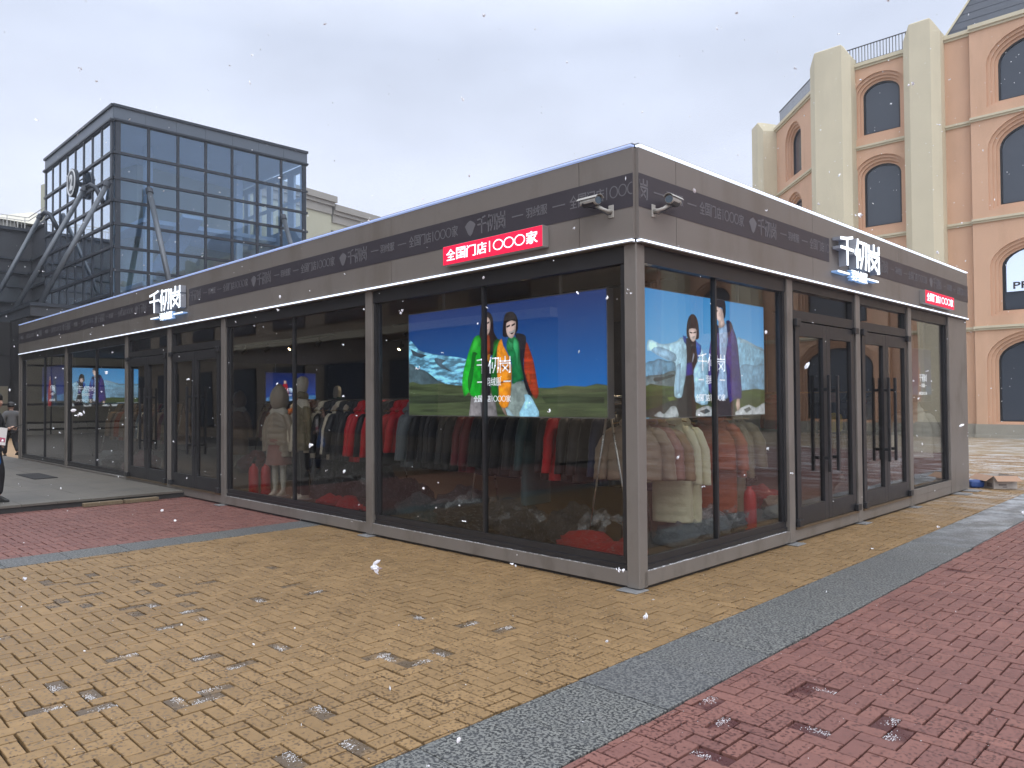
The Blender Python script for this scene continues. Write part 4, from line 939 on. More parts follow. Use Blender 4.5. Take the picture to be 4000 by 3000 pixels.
BAGS=[(-5.75,.42,.24,.17,.13,RED,'red'),(-5.2,.40,.26,.17,.15,RED,'red'),(-4.75,.36,.2,.14,.12,RED,'red'),(-4.7,.55,.3,.3,.2,BLACK,'black'),
(-6.7,1.1,.42,.32,.42,CHAR,'charcoal'),(-6.1,1.25,.45,.35,.45,BLACK,'black'),(-5.4,1.05,.42,.35,.40,CHAR,'charcoal'),(-4.7,1.1,.35,.3,.3,BLACK,'black'),
(-3.9,.6,.4,.3,.22,TEAL,'dark teal'),(-3.4,.9,.4,.35,.3,CHAR,'charcoal'),(-2.9,.55,.38,.28,.2,BLACK,'black'),(-2.4,.85,.42,.3,.26,CHAR,'charcoal'),(-1.9,.5,.33,.26,.2,BLACK,'black'),(-1.4,.75,.4,.3,.28,BLACK,'black'),
(-.95,.40,.32,.13,.15,RED,'red'),(-.50,.30,.30,.13,.13,RED,'red'),(-.55,.62,.22,.14,.13,RED,'red'),
(-.55,1.5,.26,.3,.16,GREYB,'grey blue'),(-.6,2.1,.28,.34,.2,GREYB,'grey blue'),(-.55,2.6,.22,.25,.16,CHAR,'charcoal'),(-.6,4.0,.25,.3,.2,CREAM,'cream'),(-1.2,4.6,.3,.25,.2,RED,'red'),(-.7,7.6,.3,.35,.28,GREYB,'grey blue'),(-.9,8.5,.34,.34,.35,(.4,.42,.42),'whitish'),(-.6,6.3,.25,.25,.2,GREYB,'grey blue'),
(-12,2.4,.4,.35,.3,MAROON,'maroon'),(-10,2.2,.4,.3,.28,CHAR,'charcoal'),(-14,.7,.5,.35,.3,MAROON,'maroon'),(-15.5,.7,.45,.3,.25,CHAR,'charcoal'),(-16.4,.8,.4,.3,.25,GREYB,'grey blue')]
cnt={}
BAGS.sort(key=lambda q:(lambda d:(d.x*.707+d.y*.707)/d.dot(FWD))(Vector((q[0],q[1],.3))-CAM))
for i,(x,y,a,b_,c,col,nm) in enumerate(BAGS):
    face='left' if (y<1.4 and x<-.62) or x<-8 else 'right'; cnt[nm,face]=cnt.get((nm,face),0)+1
    o=link('plastic_bundle',BM[i%4]); o.location=(x,y,.15+c*.5); o.scale=(a,b_,c); o.rotation_euler=(rnd.uniform(-.1,.1),rnd.uniform(-.1,.1),rnd.random()*1.2-.6); o.color=(*col,1)
    tag(o,'%s %s plastic-wrapped bundle from the left on the floor behind the %s facade'%(ORD[cnt[nm,face]-1],nm,face),'bundle','plastic wrapped bundles on the shop floor')
# crumpled clear film lying over the bundles
M_FILM,nt,b=newmat('crumpled_clear_film'); setc(b,(.5,.53,.54),.16,0,.9)
n=noise(nt,12,5,.7,'Object'); bp=nt.nodes.new('ShaderNodeBump'); bp.inputs['Strength'].default_value=1; bp.inputs['Distance'].default_value=.05; nt.links.new(n,bp.inputs['Height']); nt.links.new(bp.outputs[0],b.inputs['Normal'])
nt.links.new(mrange(nt,noise(nt,7,6,.8,'Object'),.42,.68,.03,.75),b.inputs['Alpha'])
def film(x,y,z,w,d,label,seed):
    from mathutils import noise as mn
    n=16; vs=[];fs=[]
    for i in range(n+1):
        for j in range(n+1):
            u,v=i/n-.5,j/n-.5; p=Vector((u*4+seed,v*4,seed)); e=mn.noise(p*1.3)*.12+mn.noise(p*3.2)*.05
            vs.append((u*w+e*.6,v*d+mn.noise(p*2+Vector((9,0,0)))*.1,e+.12*math.cos(u*3)*math.cos(v*3)))
    for i in range(n):
        for j in range(n):
            k=i*(n+1)+j
            if (u_:=mn.noise(Vector((i*.3,j*.3,seed+5))))<.05 : fs.append((k,k+1,k+n+2,k+n+1))
    me=MB().add(vs,fs).mesh('film',M_FILM,smooth=True,fix=False); o=link('plastic_film',me); o.location=(x,y,z); tag(o,label,'plastic film','pieces of clear plastic film on the shop floor')
for i,(x,y,z,w,d) in enumerate([(-5.6,.95,.52,.9,.5),(-3.2,.75,.40,.8,.5),(-2.0,.6,.36,.7,.4),(-.9,.6,.42,.5,.4),(-.5,1.9,.36,.35,.7),(-.6,8.2,.55,.4,.7),(-.5,2.5,.3,.3,.5)]):
    film(x,y,z,w,d,'crumpled clear plastic film over the %s'%['charcoal bundles below the red jackets','teal bundle near the middle of the big left window','bundles right of the black mullion','red bundles in the corner','grey bundles below the pale long coat','white bundle behind the rightmost window','bundle below the rust orange coat'][i],i*3.7+1)
# fire extinguishers
M_EXT=mat('extinguisher_red',(.5,.012,.015),.3,var=.05)
def ext(x,y,label):
    t=empty('fire_extinguisher',(x,y,.15),0,label,'fire extinguisher','red fire extinguishers on the shop floor')
    MB().loft([sup(16,r_,r_,z_,e=1) for r_,z_ in ((.07,0),(.08,.02),(.08,.40),(.065,.46),(.03,.49),(.03,.52))]).build('cylinder',M_EXT,t,smooth=True)
    MB().box(-.02,.02,-.02,.02,.52,.56).bar((-.02,0,.555),(.1,0,.60),.02).bar((-.02,0,.575),(.09,0,.64),.018).build('valve_handle',M_BLK,t)
    MB().tube([(-.02,0,.54),(-.1,0,.50),(-.11,0,.3),(-.1,0,.16)],.011,7).build('hose',M_BLK,t,smooth=True)
ext(-8.10,.42,'red fire extinguisher on the floor at the left edge of the mannequin window'); ext(-7.93,.55,'red fire extinguisher just right of the other by the mannequin window'); ext(-.38,2.72,'red fire extinguisher behind the window just left of the right facade doors')
# track spotlights
M_TRK=mat('black_track',(.02,.02,.02),.5,var=0); M_BULB=emat('spot_bulb',(1,.74,.42),22)
def track(p,q,n,label,on,col=None):
    t=empty('track_light',(p[0],p[1],2.98),0,label,'track light','track lights under the shop ceiling'); o=Vector((p[0],p[1],2.98)); p=Vector((*p,2.98));q=Vector((*q,2.98))
    MB().bar(p-o,q-o,.035,.03).build('track',M_TRK,t)
    wm=M_CAMW if col else M_TRK
    for i in range(n):
        a=p+(q-p)*((i+.5)/n)-o; h=MB().bar(a,a+Vector((0,0,-.1)),.02).tube([a+Vector((0,.03,-.10)),a+Vector((0,-.07,-.20))],.042,10).build('spot_head',wm,t)
        MB().tube([a+Vector((0,-.071,-.201)),a+Vector((0,-.073,-.203))],.032,10).build('bulb',M_BULB if i in on else M_TRK,h)
        if i in on:
            ld=bpy.data.lights.new('spot_lamp','SPOT'); ld.energy=on[i]*2.6; ld.color=(1,.80,.58); ld.spot_size=R(110); ld.spot_blend=.7; ld.shadow_soft_size=.04
            lo=bpy.data.objects.new('spot_lamp',ld); COL.objects.link(lo); lo.parent=h; lo.location=a+Vector((0,-.1,-.24)); lo.rotation_euler=Vector((0,-.35,-1)).to_track_quat('-Z','Y').to_euler()
track((-6.6,2.2),(-4.2,2.2),3,'track light with two lit spots behind the window left of the big screen',{1:26,2:26})
track((-9.5,4.2),(-6.8,4.2),3,'track light with lit spots deep in the shop above the small blue screen',{0:22,2:22})
track((-18.4,2.0),(-14.2,2.0),4,'track light with lit spots behind the far left windows',{1:26,3:26})
track((-13,2.4),(-8.8,2.4),4,'track light with one lit spot behind the left facade doors',{2:24})
track((-3.6,1.4),(-.5,1.4),5,'track light with white spot heads above the corner windows, two lit as added light',{1:12,4:14},1)  # these heads are really unlit; two glow to brighten the corner coats
track((-1.3,5.3),(-1.3,9.0),3,'track light with one lit spot and one added spot behind the right facade doors',{0:24,1:24})  # second spot added to brighten the person inside
# ================================================================ ORANGE ARCADED BUILDING
M_OR=mat('peach_stucco',(.63,.405,.275),.85,var=.05,scale=.7,bump=.25,bscale=30,dirt=((.44,.27,.17),.55,(1,1,.22),.4))
M_CR=mat('cream_stucco',(.60,.55,.41),.85,var=.05,scale=.6,bump=.2,bscale=30,dirt=((.38,.35,.26),.5,(1,1,.2),.3))
M_DG=mat('dark_window_glass',(.055,.068,.09),.12,spec=.7,var=.1,scale=.4)
M_DF=mat('black_window_frame',(.012,.012,.014),.4,var=0)
M_PL=mat('grey_stone_plinth',(.30,.285,.24),.7,var=.12,scale=1.2)
M_RAIL=mat('dark_roof_railing',(.05,.052,.06),.5,var=0)
M_SLATE=mat('dark_slate_mansard',(.045,.055,.075),.45,var=.25,scale=2.5,stretch=(1,1,3))
def archpts(c,hw,z0,zs,zt,off=0,n=14,zoff=.6):
    p=[(c-hw-off,z0-off*zoff)]
    for i in range(n+1):
        a=math.pi-math.pi*i/n; p.append((c+(hw+off)*math.cos(a),zs+(zt-zs+off)*math.sin(a)))
    p.append((c+hw+off,z0-off*zoff)); return p
def stepdown(pr):
    """outlines and depths of the stepped moulding round an opening"""
    return [(.36,0,.10),(.23,.10,.19),(.11,.19,.30),(0,.30,.42)]
def bay(mb,M,u0,u1,z0,z1,wins):
    """wall panel with arched openings; wins sorted upwards"""
    z=z0
    for (c,hw,a,s,t_) in wins:
        P=archpts(c,hw,a,s,t_,.36); zt=t_+.36; zb=P[0][1]
        top=min(z1,zt+.02)
        if zb>z: mb.add([(u0,0,z),(u1,0,z),(u1,0,zb),(u0,0,zb)],[(0,1,2,3)])
        mb.add([(u0,0,zb),(P[0][0],0,zb),(P[1][0],0,P[1][1]),(P[1][0],0,top),(u0,0,top)],[(0,1,2,3,4)])
        q=P[-1];r_=P[-2]; mb.add([(u1,0,zb),(u1,0,top),(r_[0],0,top),(r_[0],0,r_[1]),(q[0],0,zb)],[(0,1,2,3,4)])
        for i in range(1,len(P)-2):
            a_,b_=P[i],P[i+1]; mb.add([(a_[0],0,a_[1]),(b_[0],0,b_[1]),(b_[0],0,top),(a_[0],0,top)],[(0,1,2,3)])
        for off,d0,d1 in stepdown(1):
            Q=archpts(c,hw,a,s,t_,off); n=len(Q)
            mb.add([(x,d0,zz) for x,zz in Q]+[(x,d1,zz) for x,zz in Q],[(i,(i+1)%n,n+(i+1)%n,n+i) for i in range(n)])
        for (o1,o2,d) in ((.36,.23,.10),(.23,.11,.19),(.11,0,.30)):
            Q1=archpts(c,hw,a,s,t_,o1);Q2=archpts(c,hw,a,s,t_,o2);n=len(Q1)
            mb.add([(x,d,zz) for x,zz in Q1]+[(x,d,zz) for x,zz in Q2],[(i,(i+1)%n,n+(i+1)%n,n+i) for i in range(n)])
        z=top
    if z<z1: mb.add([(u0,0,z),(u1,0,z),(u1,0,z1),(u0,0,z1)],[(0,1,2,3)])
def windows(M,par,wins,mg=None,simple=False):
    for (c,hw,a,s,t_) in wins:
        Q=archpts(c,hw,a,s,t_,0); Q2=archpts(c,hw,a,s,t_,-.07); n=len(Q)
        f=MB(M).add([(x,.33,z) for x,z in Q]+[(x,.33,z) for x,z in Q2]+[(x,.40,z) for x,z in Q2],[(i,(i+1)%n,n+(i+1)%n,n+i) for i in range(n)]+[(n+i,n+(i+1)%n,2*n+(i+1)%n,2*n+i) for i in range(n)])
        fr=f.build('window_frame',M_DF,par)
        Q3=archpts(c,hw,a,s,t_,-.065); MB(M).prism([(x,.385,z) for x,z in Q3],(0,.02,0)).build('pane',mg or M_DG,fr)
def cornice(mb,u0,u1,z,h=.2,p=.12,d=0.):
    mb.box(u0,u1,d-p,d+.02,z,z+h*.45); mb.box(u0,u1,d-p*.55,d+.02,z-h*.4,z-.001)
def pier(M,par,u0,u1,zt,d0=-.8,ch=.32,back=.1):
    ul,ur=u0+ch,u1-ch
    mb=MB(M)
    def ring(z,dz=0): return [(u0,back,z),(u0,d0+ch*.8,z),(ul,d0,z),(ur,d0,z),(u1,d0+ch*.8,z),(u1,back,z)]
    r0=ring(0); r1=ring(zt-.55); r2=[(u0+.02,back,zt-.55),(u0+.02,d0+ch*.8,zt-.5),(ul,d0,zt),(ur,d0,zt),(u1-.02,d0+ch*.8,zt-.5),(u1-.02,back,zt-.55)]
    r3=[(ul,back,zt-.1),(ul,d0+ch,zt+.02),(ul+.05,d0+.05,zt+.05),(ur-.05,d0+.05,zt+.05),(ur,d0+ch,zt+.02),(ur,back,zt-.1)]
    mb.loft([r0,r1,r2,r3]); mb.build('pier',M_CR,par)
    MB(M).loft([[(x+(.06 if x>(u0+u1)/2 else -.06),y-.07 if y<0 else y,z) for x,y,z in ring(zz)] for zz in (0,.62)]).build('pier_foot',M_PL,par)
def railing(M,par,u0,u1,z0,h=.85,step=.13,d=.1):
    rl=MB(M).box(u0,u1,d-.02,d+.02,z0+h-.04,z0+h).box(u0,u1,d-.015,d+.015,z0+.08,z0+.11).build('roof_railing',M_RAIL,par)
    n=int((u1-u0)/step)
    for i in range(1,n):
        u=u0+(u1-u0)*i/n; MB(M).box(u-.013,u+.013,d-.012,d+.012,z0,z0+h-.041).build('baluster',M_RAIL,rl,fix=False)
ob=empty('arcade_building',(0,30.8,0),0,'four-storey peach and cream building with arched dark windows, behind the shop at the right','building')
Mo=Matrix.Identity(4)
small=lambda c:[(c,.80,.66,3.1,3.75),(c,.80,5.2,7.0,7.6),(c,.80,9.56,11.85,12.38),(c,.80,13.87,15.62,16.18)]
big=lambda c,hw=1.38:[(c,hw+.18,.66,3.15,4.02),(c,hw,5.2,7.0,7.75),(c,hw,9.56,11.85,12.75),(c,hw,13.85,15.35,16.25)]
def wallbay(M,u0,u1,wins,name='wall_bay',m=None,mg=None,par=None,zt=17.0,cz=(4.5,8.95,13.2)):
    mb=MB(M); bay(mb,M,u0,u1,0,zt,wins); w=mb.build(name,m or M_OR,par or ob); windows(M,w,wins,mg)
    for z in cz:
        c=MB(M); cornice(c,u0,u1,z); c.build('cornice',M_CR,par or ob)
    MB(M).box(u0,u1,-.14,.02,zt,zt+.16).box(u0,u1,-.07,.02,zt-.1,zt-.001).build('cornice',M_CR,par or ob); MB(M).box(u0,u1,-.1,.02,0,.55).build('plinth',M_PL,par or ob); MB(M).box(u0,u1,-.3,-.101,0,.12).build('plinth_step',M_PL,par or ob)
    return w
wallbay(Mo,-10.1,-7.2,small(-8.57))
railing(Mo,ob,-10.0,-7.3,17.16)
pier(Mo,ob,-11.5,-9.6,17.95); pier(Mo,ob,-7.34,-5.86,17.85)
def section(u):       # u: left edge of a recessed field next to a projecting bay
    wallbay(Mo,u,u+1.3,[])
    Mp=Matrix.Translation((0,-.3,0)); c=u+1.3+2.35
    w=wallbay(Mp,u+1.3,u+6.0,big(c)); 
    MB(Mp).box(u+1.3,u+1.31,.0,.32,0,17.16).build('return_wall',M_OR,ob); MB(Mp).box(u+5.99,u+6.0,.0,.32,0,17.16).build('return_wall',M_OR,ob)
    wallbay(Mo,u+6.0,u+7.3,[])
    return c
c1=section(-6.15)
pier(Mo,ob,1.15,2.65,17.85); wallbay(Mo,2.5,5.5,small(4.0)); pier(Mo,ob,5.35,6.85,17.85)
c2=section(6.85); pier(Mo,ob,14.15,15.65,17.85); wallbay(Mo,15.5,18.5,small(17)); pier(Mo,ob,18.4,19.9,17.85); section(19.9); pier(Mo,ob,27.2,28.7,17.85)
wallbay(Mo,28.7,45,[])
# diagonal wing running back to the left
Md=Matrix.Translation((-11.2,.45,0))@Matrix.Rotation(R(-45),4,'Z')
wallbay(Md,-6.9,.25,small(-4.3)); railing(Md,ob,-6.6,-.1,17.16); pier(Md,ob,-8.4,-6.8,17.55,d0=-1.0,ch=.28); wallbay(Md,-8.3,-7.9,[]); 
MB().add([(-11.2,.5,17.1),(45,.05,17.1),(45,14,17.1),(-16.8,6.1,17.1)],[(0,1,2,3)]).build('flat_roof',M_ROOF,ob)
# mansard
b_=MB(); b_.loft([[(-6.1,.5,17.16),(8,.5,17.16),(8,9,17.16),(-6.1,9,17.16)],[(-4.2,2.2,21.0),(6.2,2.2,21.0),(6.2,7,21.0),(-4.2,7,21.0)]]); b_.build('mansard_roof',M_SLATE,ob)
h_=MB().bar((-6.1,.49,17.2),(-4.2,2.19,21.05),.07,.07); h_.build('ridge_trim',M_CR,ob)
for i in range(9):
    z=17.6+i*.38; q=(z-17.16)/3.84; MB().box(-6.1+1.9*q+.02,8-1.8*q-.02,.5+1.7*q-.012,.5+1.7*q+.03,z-.012,z+.004).build('slate_course',M_SLATE,ob)
# posters with lettering inside the windows
M_POST=emat('emissive_poster',(.50,.60,.75),.75); M_PTXT=mat('black_print',(.02,.02,.025),.5,var=0)  # the poster sheet emits its own pale blue
def poster(c,label):
    t=empty('window_poster',(c-.3,30.8-.3+.30,5.95),0,label,'poster')
    Q=archpts(0,1.25,0,1.05,1.75,0); MB().prism([(x,0,z) for x,z in Q],(0,.02,0)).build('sheet',M_POST,t)
    me=fit(textmesh('PR',1,M_PTXT,.003,bold=.02),-1.02,-.42,.10,.38); me.transform(Matrix.Translation((0,-.004,0))@Matrix.Rotation(R(90),4,'X')); link('lettering',me,t)
poster(c1+.32,'pale blue poster with black capitals PR in an arched window at the right edge')
# ================================================================ TOWER
M_TM=mat('blue_black_steel',(.028,.036,.050),.45,met=.3,var=.12,scale=1.5)
M_TG=glass('tower_blue_glass',(.80,.89,.97),f0=.11,refl=(.68,.80,.95),gain=1.3)
M_TG2=glass('tower_glass_sky_boost',(.70,.82,.9),f0=.10,refl=(.85,.92,1),gain=2.4)  # copy of the tower glass, reflection boosted so south panes look sky-lit
M_TI=mat('tower_inner_wall',(.48,.56,.66),.7,var=.1,scale=.5)
M_TP=mat('tower_fascia_panel',(.095,.118,.15),.4,met=.2,var=.08,scale=.7)
tw=empty('glass_tower',(-39,7.96,0),0,'dark blue steel and glass stair tower with diagonal struts, behind the shop at the left','tower')
TX0,TX1,TY0,TY1=-12.9,0,0,11.36
ZR=[16.58,14.88,13.53,12.35,11.12,9.89,8.68,7.4,6.1,4.8]
def towerface(M,w,n,main=True):
    B=lambda:MB(M)
    MBm=B()
    for z in ZR: MBm.box(.0,w,-.10,.06,z-.07,z+.07)
    MBm.build('transom',M_TM,tw)
    st=(w-.44)/n
    for i in range(n+1):
        u=.22+st*i; B().box(u-(.13 if i in(0,n) else .07),u+(.13 if i in (0,n) else .07),-.055,.05,4.8,16.6).build('mullion',M_TM,tw)
    for r_ in range(len(ZR)-1):
        for i in range(n):
            a=.22+st*i+.05;b=.22+st*(i+1)-.05
            pf=B(); pf.box(a+.02,a+.05,-.04,.0,ZR[r_+1]+.07,ZR[r_]-.07) if main else None
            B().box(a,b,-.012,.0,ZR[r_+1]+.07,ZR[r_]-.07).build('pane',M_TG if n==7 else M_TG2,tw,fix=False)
    fp=(w)/n
    for i in range(n): B().box(fp*i+.006,fp*(i+1)-.006,-.03,.03,16.66,17.30).build('fascia_panel',M_TP,tw)
    B().box(-.03,w+.03,-.12,.1,17.30,17.44).build('coping',M_TM,tw)
    B().box(-.02,w+.02,-.16,.0,16.56,16.655).build('drip_rail',M_TM,tw)
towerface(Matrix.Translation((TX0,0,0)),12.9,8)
towerface(ME,11.36,7)
# rear walls with openings
def strips(M,w,zs,openu,name):
    """solid wall z 4..16.6 with rows of openings"""
    mb=MB(M)
    z=4.
    for (a,b,ops) in zs:
        mb.box(0,w,0,.15,z,a); u=0
        for (p,q) in ops: mb.box(u,p,0,.15,a+.0005,b-.0005); u=q
        mb.box(u,w,0,.15,a+.0005,b-.0005); z=b
    mb.box(0,w,0,.15,z,16.6); mb.build(name,M_TI,tw)
Mwest=Matrix.Translation((TX0+.2,0,0))@ME
hs=[(1.0,2.2),(2.4,4.0),(4.3,6.2),(6.45,8.3),(8.6,10.4)]
strips(Mwest,11.36,[(5.2,7.2,hs),(8.6,9.4,hs),(10.3,11.0,hs),(12.3,12.75,hs),(14.0,14.38,hs),(15.9,16.12,hs)],None,'rear_wall')
Mn=Matrix.Translation((TX0,TY1-.2,0))
vs_=[(2.5,3.4),(4.0,4.7),(5.3,6.1),(7.0,8.0),(8.6,9.6),(10.0,10.8),(11.6,12.4)]
strips(Mn,12.9,[(5,7,vs_),(8.3,9.6,vs_),(10.4,11.7,vs_),(12.8,14.4,vs_),(14.6,16.2,vs_)],None,'rear_wall')
MB().box(TX0+.1,TX1-.1,TY0+.1,TY1-.1,16.7,17.3).build('roof',M_TI,tw)
for z in (12.4,8.7): MB().box(TX0+.4,TX1-3.2,TY0+2.6,TY1-.4,z-.25,z).build('floor_slab',M_TI,tw)
MB().box(TX0+.1,TX1-.1,.1,TY1-.1,4.5,4.7).build('floor_slab',M_TI,tw)
MB().bar((-2,3,4.8),(-9,3,9.0),1.2,.25).bar((-9,5,9.0),(-2,5,12.6),1.2,.25).build('stair_flight',M_TI,tw)
for x,y in ((-3.5,3),(-9,3),(-3.5,8.5),(-9,8.5)): MB().box(x-.2,x+.2,y-.2,y+.2,4.7,16.7).build('inner_column',M_TI,tw)
MB().box(TX0,TX1,0,TY1,0,4.6).build('ground_floor',M_TM,tw)
# struts with elbows
M_ST=mat('grey_painted_tube',(.10,.115,.135),.4,met=.3,var=.08,scale=3)
def strut(a,b,elbow=None,r=.125):
    a=Vector(a)-tw.location;b=Vector(b)-tw.location
    s_=MB().tube([a,b],r,12).build('strut',M_ST,tw,smooth=True)
    MB().tube([a-(b-a).normalized()*-.0+Vector((0,0,0)),a+(b-a).normalized()*.3],r*1.35,12).build('collar',M_TM,s_)
    if elbow: 
        e=[Vector(p)-tw.location for p in elbow]; MB().tube(e,r*1.05,10).build('elbow',M_TM,s_,smooth=True)
strut((-39.05,7.75,13.25),(-39.0,4.6,6.55))
strut((-41.3,7.3,13.35),(-41.3,3.97,6.3),[(-41.3,7.3,13.3),(-41.0,7.45,13.45),(-40.6,7.6,13.25),(-40.2,7.85,12.4)])
strut((-50.1,7.3,13.4),(-50.1,4.2,6.3),[(-50.1,7.3,13.35),(-49.8,7.45,13.55),(-49.3,7.6,13.35),(-48.7,7.85,12.4)])
strut((-38.8,9.69,13.2),(-35.2,9.69,6.4),r=.14)
strut((-38.8,17.55,13.05),(-35.4,17.55,6.4),r=.14)
# round numeral sign
sg=empty('round_number_sign',(-44.44,7.55,14.27),0,'round black sign with white ring and numeral 2 on the tower face','sign')
n=36; circ=lambda r_,d:[(r_*math.cos(2*math.pi*i/n),d,r_*math.sin(2*math.pi*i/n)) for i in range(n)]
MB().prism(circ(.80,-.10),(0,.2,0)).build('disk',M_TM,sg)
a=circ(.76,-.13)+circ(.66,-.13)+circ(.76,-.101)+circ(.66,-.101); MB().add(a,[(i,(i+1)%n,n+(i+1)%n,n+i) for i in range(n)]+[(i,(i+1)%n,2*n+(i+1)%n,2*n+i) for i in range(n)]+[(n+i,n+(i+1)%n,3*n+(i+1)%n,3*n+i) for i in range(n)]).build('ring',mat('white_paint',(.72,.74,.76),.5,var=0),sg)
me=fit(textmesh('2',1,bpy.data.materials['white_paint'],.015,bold=.045),-.28,.28,-.45,.47); me.transform(Matrix.Translation((0,-.12,0))@Matrix.Rotation(R(90),4,'X')); link('numeral',me,sg)
MB().box(-.15,.15,.1,.4,-.1,.1).box(.5,1.6,.1,.16,-.02,.02).build('bracket',M_TM,sg)
# ================================================================ DARK MALL BODY, CANOPY
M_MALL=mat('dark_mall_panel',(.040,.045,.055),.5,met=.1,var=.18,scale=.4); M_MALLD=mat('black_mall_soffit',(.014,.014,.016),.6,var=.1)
M_MG=mat('dim_mall_glazing',(.05,.06,.07),.12,spec=.7,var=.5,scale=.35)
ml=empty('mall_building',(0,0,0),0,'dark panelled mall wing with ledges and wide canopy, beyond the shop at far left','building')
MB().box(-70,-56.5,-40,8.3,0,13.45).build('wing',M_MALL,ml); MB().box(-57,-51.9,8.3,20,0,13.45).build('wing',M_MALL,ml)
lg=MB().box(-56.5,-56.25,-40,8.04,13.45,13.65).box(-56.24,-51.9,8.05,8.3,13.45,13.65)
for z,p in ((11.45,.18),(10.5,.35),(9.55,.2),(8.5,.4)): lg.box(-56.5,-56.5+p,-40,8.3-p,z,z+.14).box(-56.5+p+.001,-51.95,8.3-p,8.3,z,z+.14)
lg.build('ledge',M_TM,ml)
for i in range(14):
    MB().box(-56.49,-56.44,5.6-i*2.2,7.6-i*2.2,8.7,10.45).build('strip_window',M_MG,ml)
for i in range(2): MB().box(-56+i*2.1,-54.1+i*2.1,8.24,8.29,9.75,10.45).build('strip_window',M_MG,ml)
MB().box(-70,-36.5,3.65,30,5.75,6.3).build('canopy',M_MALL,ml)
MB().box(-70,-36.45,3.60,3.649,6.2,6.36).box(-36.449,-36.40,3.60,30,6.2,6.36).build('canopy_edge',M_TM,ml)
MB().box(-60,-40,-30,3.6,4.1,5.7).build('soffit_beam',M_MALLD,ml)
# ground floor wall of lit beige panels between black bars
M_TANP=mat('dim_beige_wall_panel',(.17,.155,.115),.6,var=.15,scale=1.2)
zz=[.0,.38,.72,1.65,2.6,3.6,4.1]
for i in range(7):
    for k in range(6):
        if i==0 and k>3: continue
        MB().box(-40.05,-40.0,3.55-2.2*(i+1)+.04,3.55-2.2*i-.04,zz[k]+.05,zz[k+1]-.05).build('wall_panel',M_TANP if k>1 else M_PL,ml)
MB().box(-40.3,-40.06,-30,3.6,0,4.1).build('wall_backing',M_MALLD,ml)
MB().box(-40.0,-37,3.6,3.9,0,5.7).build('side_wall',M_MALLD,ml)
# tent and railing on the terrace
M_TENT=mat('cream_tent_fabric',(.60,.58,.50),.8,var=.08,scale=1.5); M_TENTW=mat('pale_tent_wall',(.36,.35,.33),.8,var=.1,scale=1.5); M_WR=mat('white_railing_paint',(.62,.62,.60),.5,var=.05)
tn=empty('terrace_tent',(-62,9,13.6),0,'cream party tent with sagging roof on the mall terrace beside the tower','tent')
MB().add([(1,-2.4,1.5),(1,1.3,1.35),(1,3,1.5),(-3,3,1.5),(-3,-2.4,1.5),(-1,-1.2,2.05),(-1,.7,2.7),(-1,2,2.6)],[(0,1,6,5),(1,2,7,6),(2,3,7),(3,4,5,6),(3,6,7),(4,0,5)]).build('roof',M_TENT,tn,smooth=False)
MB().box(.55,.6,-2.3,-.6,-.2,1.45).box(.55,.6,1.0,2.9,-.2,1.45).box(-2.9,.54,-2.35,-2.3,-.2,1.45).build('side_wall',M_TENTW,tn)
MB().box(.5,.54,-.6,1.0,-.2,1.35).build('opening',M_MALLD,tn)  # dark sheet standing in for the shade inside the tent
for y in (-2.4,-.6,1.0,2.9): MB().box(.94,1.0,y-.03,y+.03,-.2,1.45).build('post',M_WR,tn)
rl=empty('terrace_railing',(-56.7,8,13.65),0,'white tubular railing along the mall terrace in front of the tent','railing')
MB().tube([(0,-30,.85),(0,-.2,.85),(.1,.1,.85),(4.5,.1,.85)],.03,8).build('top_rail',M_WR,rl,smooth=True)
MB().tube([(0,-30,.62),(0,-.2,.62),(.1,.1,.62),(4.5,.1,.62)],.025,8).build('mid_rail',M_WR,rl,smooth=True)
for i in range(60):
    y=-.1-i*.21
    if y<-6: break
    MB().tube([(0,y,0),(0,y,.62 if i%5 else .85)],.014 if i%5 else .028,6).build('baluster',M_WR,rl)
# ================================================================ BEIGE BUILDING BEHIND THE TOWER
M_BE=mat('yellow_grey_render',(.42,.42,.33),.85,var=.06,scale=.4)
be=empty('beige_building',(-49.4,25.4,0),R(102),'pale beige rendered building with stepped grey cornice and a dark window, right of the tower','building')
# local x runs along the wall, local -y faces out
MB().box(-14,2.45,0,12,0,17.3).box(2.451,24,.25,12,0,16.75).build('wall',M_BE,be)
M_BC=mat('grey_cornice',(.30,.29,.27),.8,var=.1,scale=.8)
c=MB()
for (a,b,d,z) in ((-14,2.75,0,17.3),(2.76,24,.25,16.75)): c.box(a,b,d-.45,d+.5,z+.45,z+.95); c.box(a,b-.15,d-.28,d+.5,z+.15,z+.449); c.box(a,b-.3,d-.12,d+.5,z-.5,z+.149)
c.build('cornice',M_BC,be)
w=MB().box(2.7,20,.21,.249,9,15.6).build('window_frame',M_DF,be)
for i in range(6): MB().box(2.8+i*2.85,5.55+i*2.85,.18,.209,9.1,15.5).build('pane',mat('slate_grey_glass',(.10,.115,.15),.3,var=.1,scale=.5) if i==0 else bpy.data.materials['slate_grey_glass'],w)
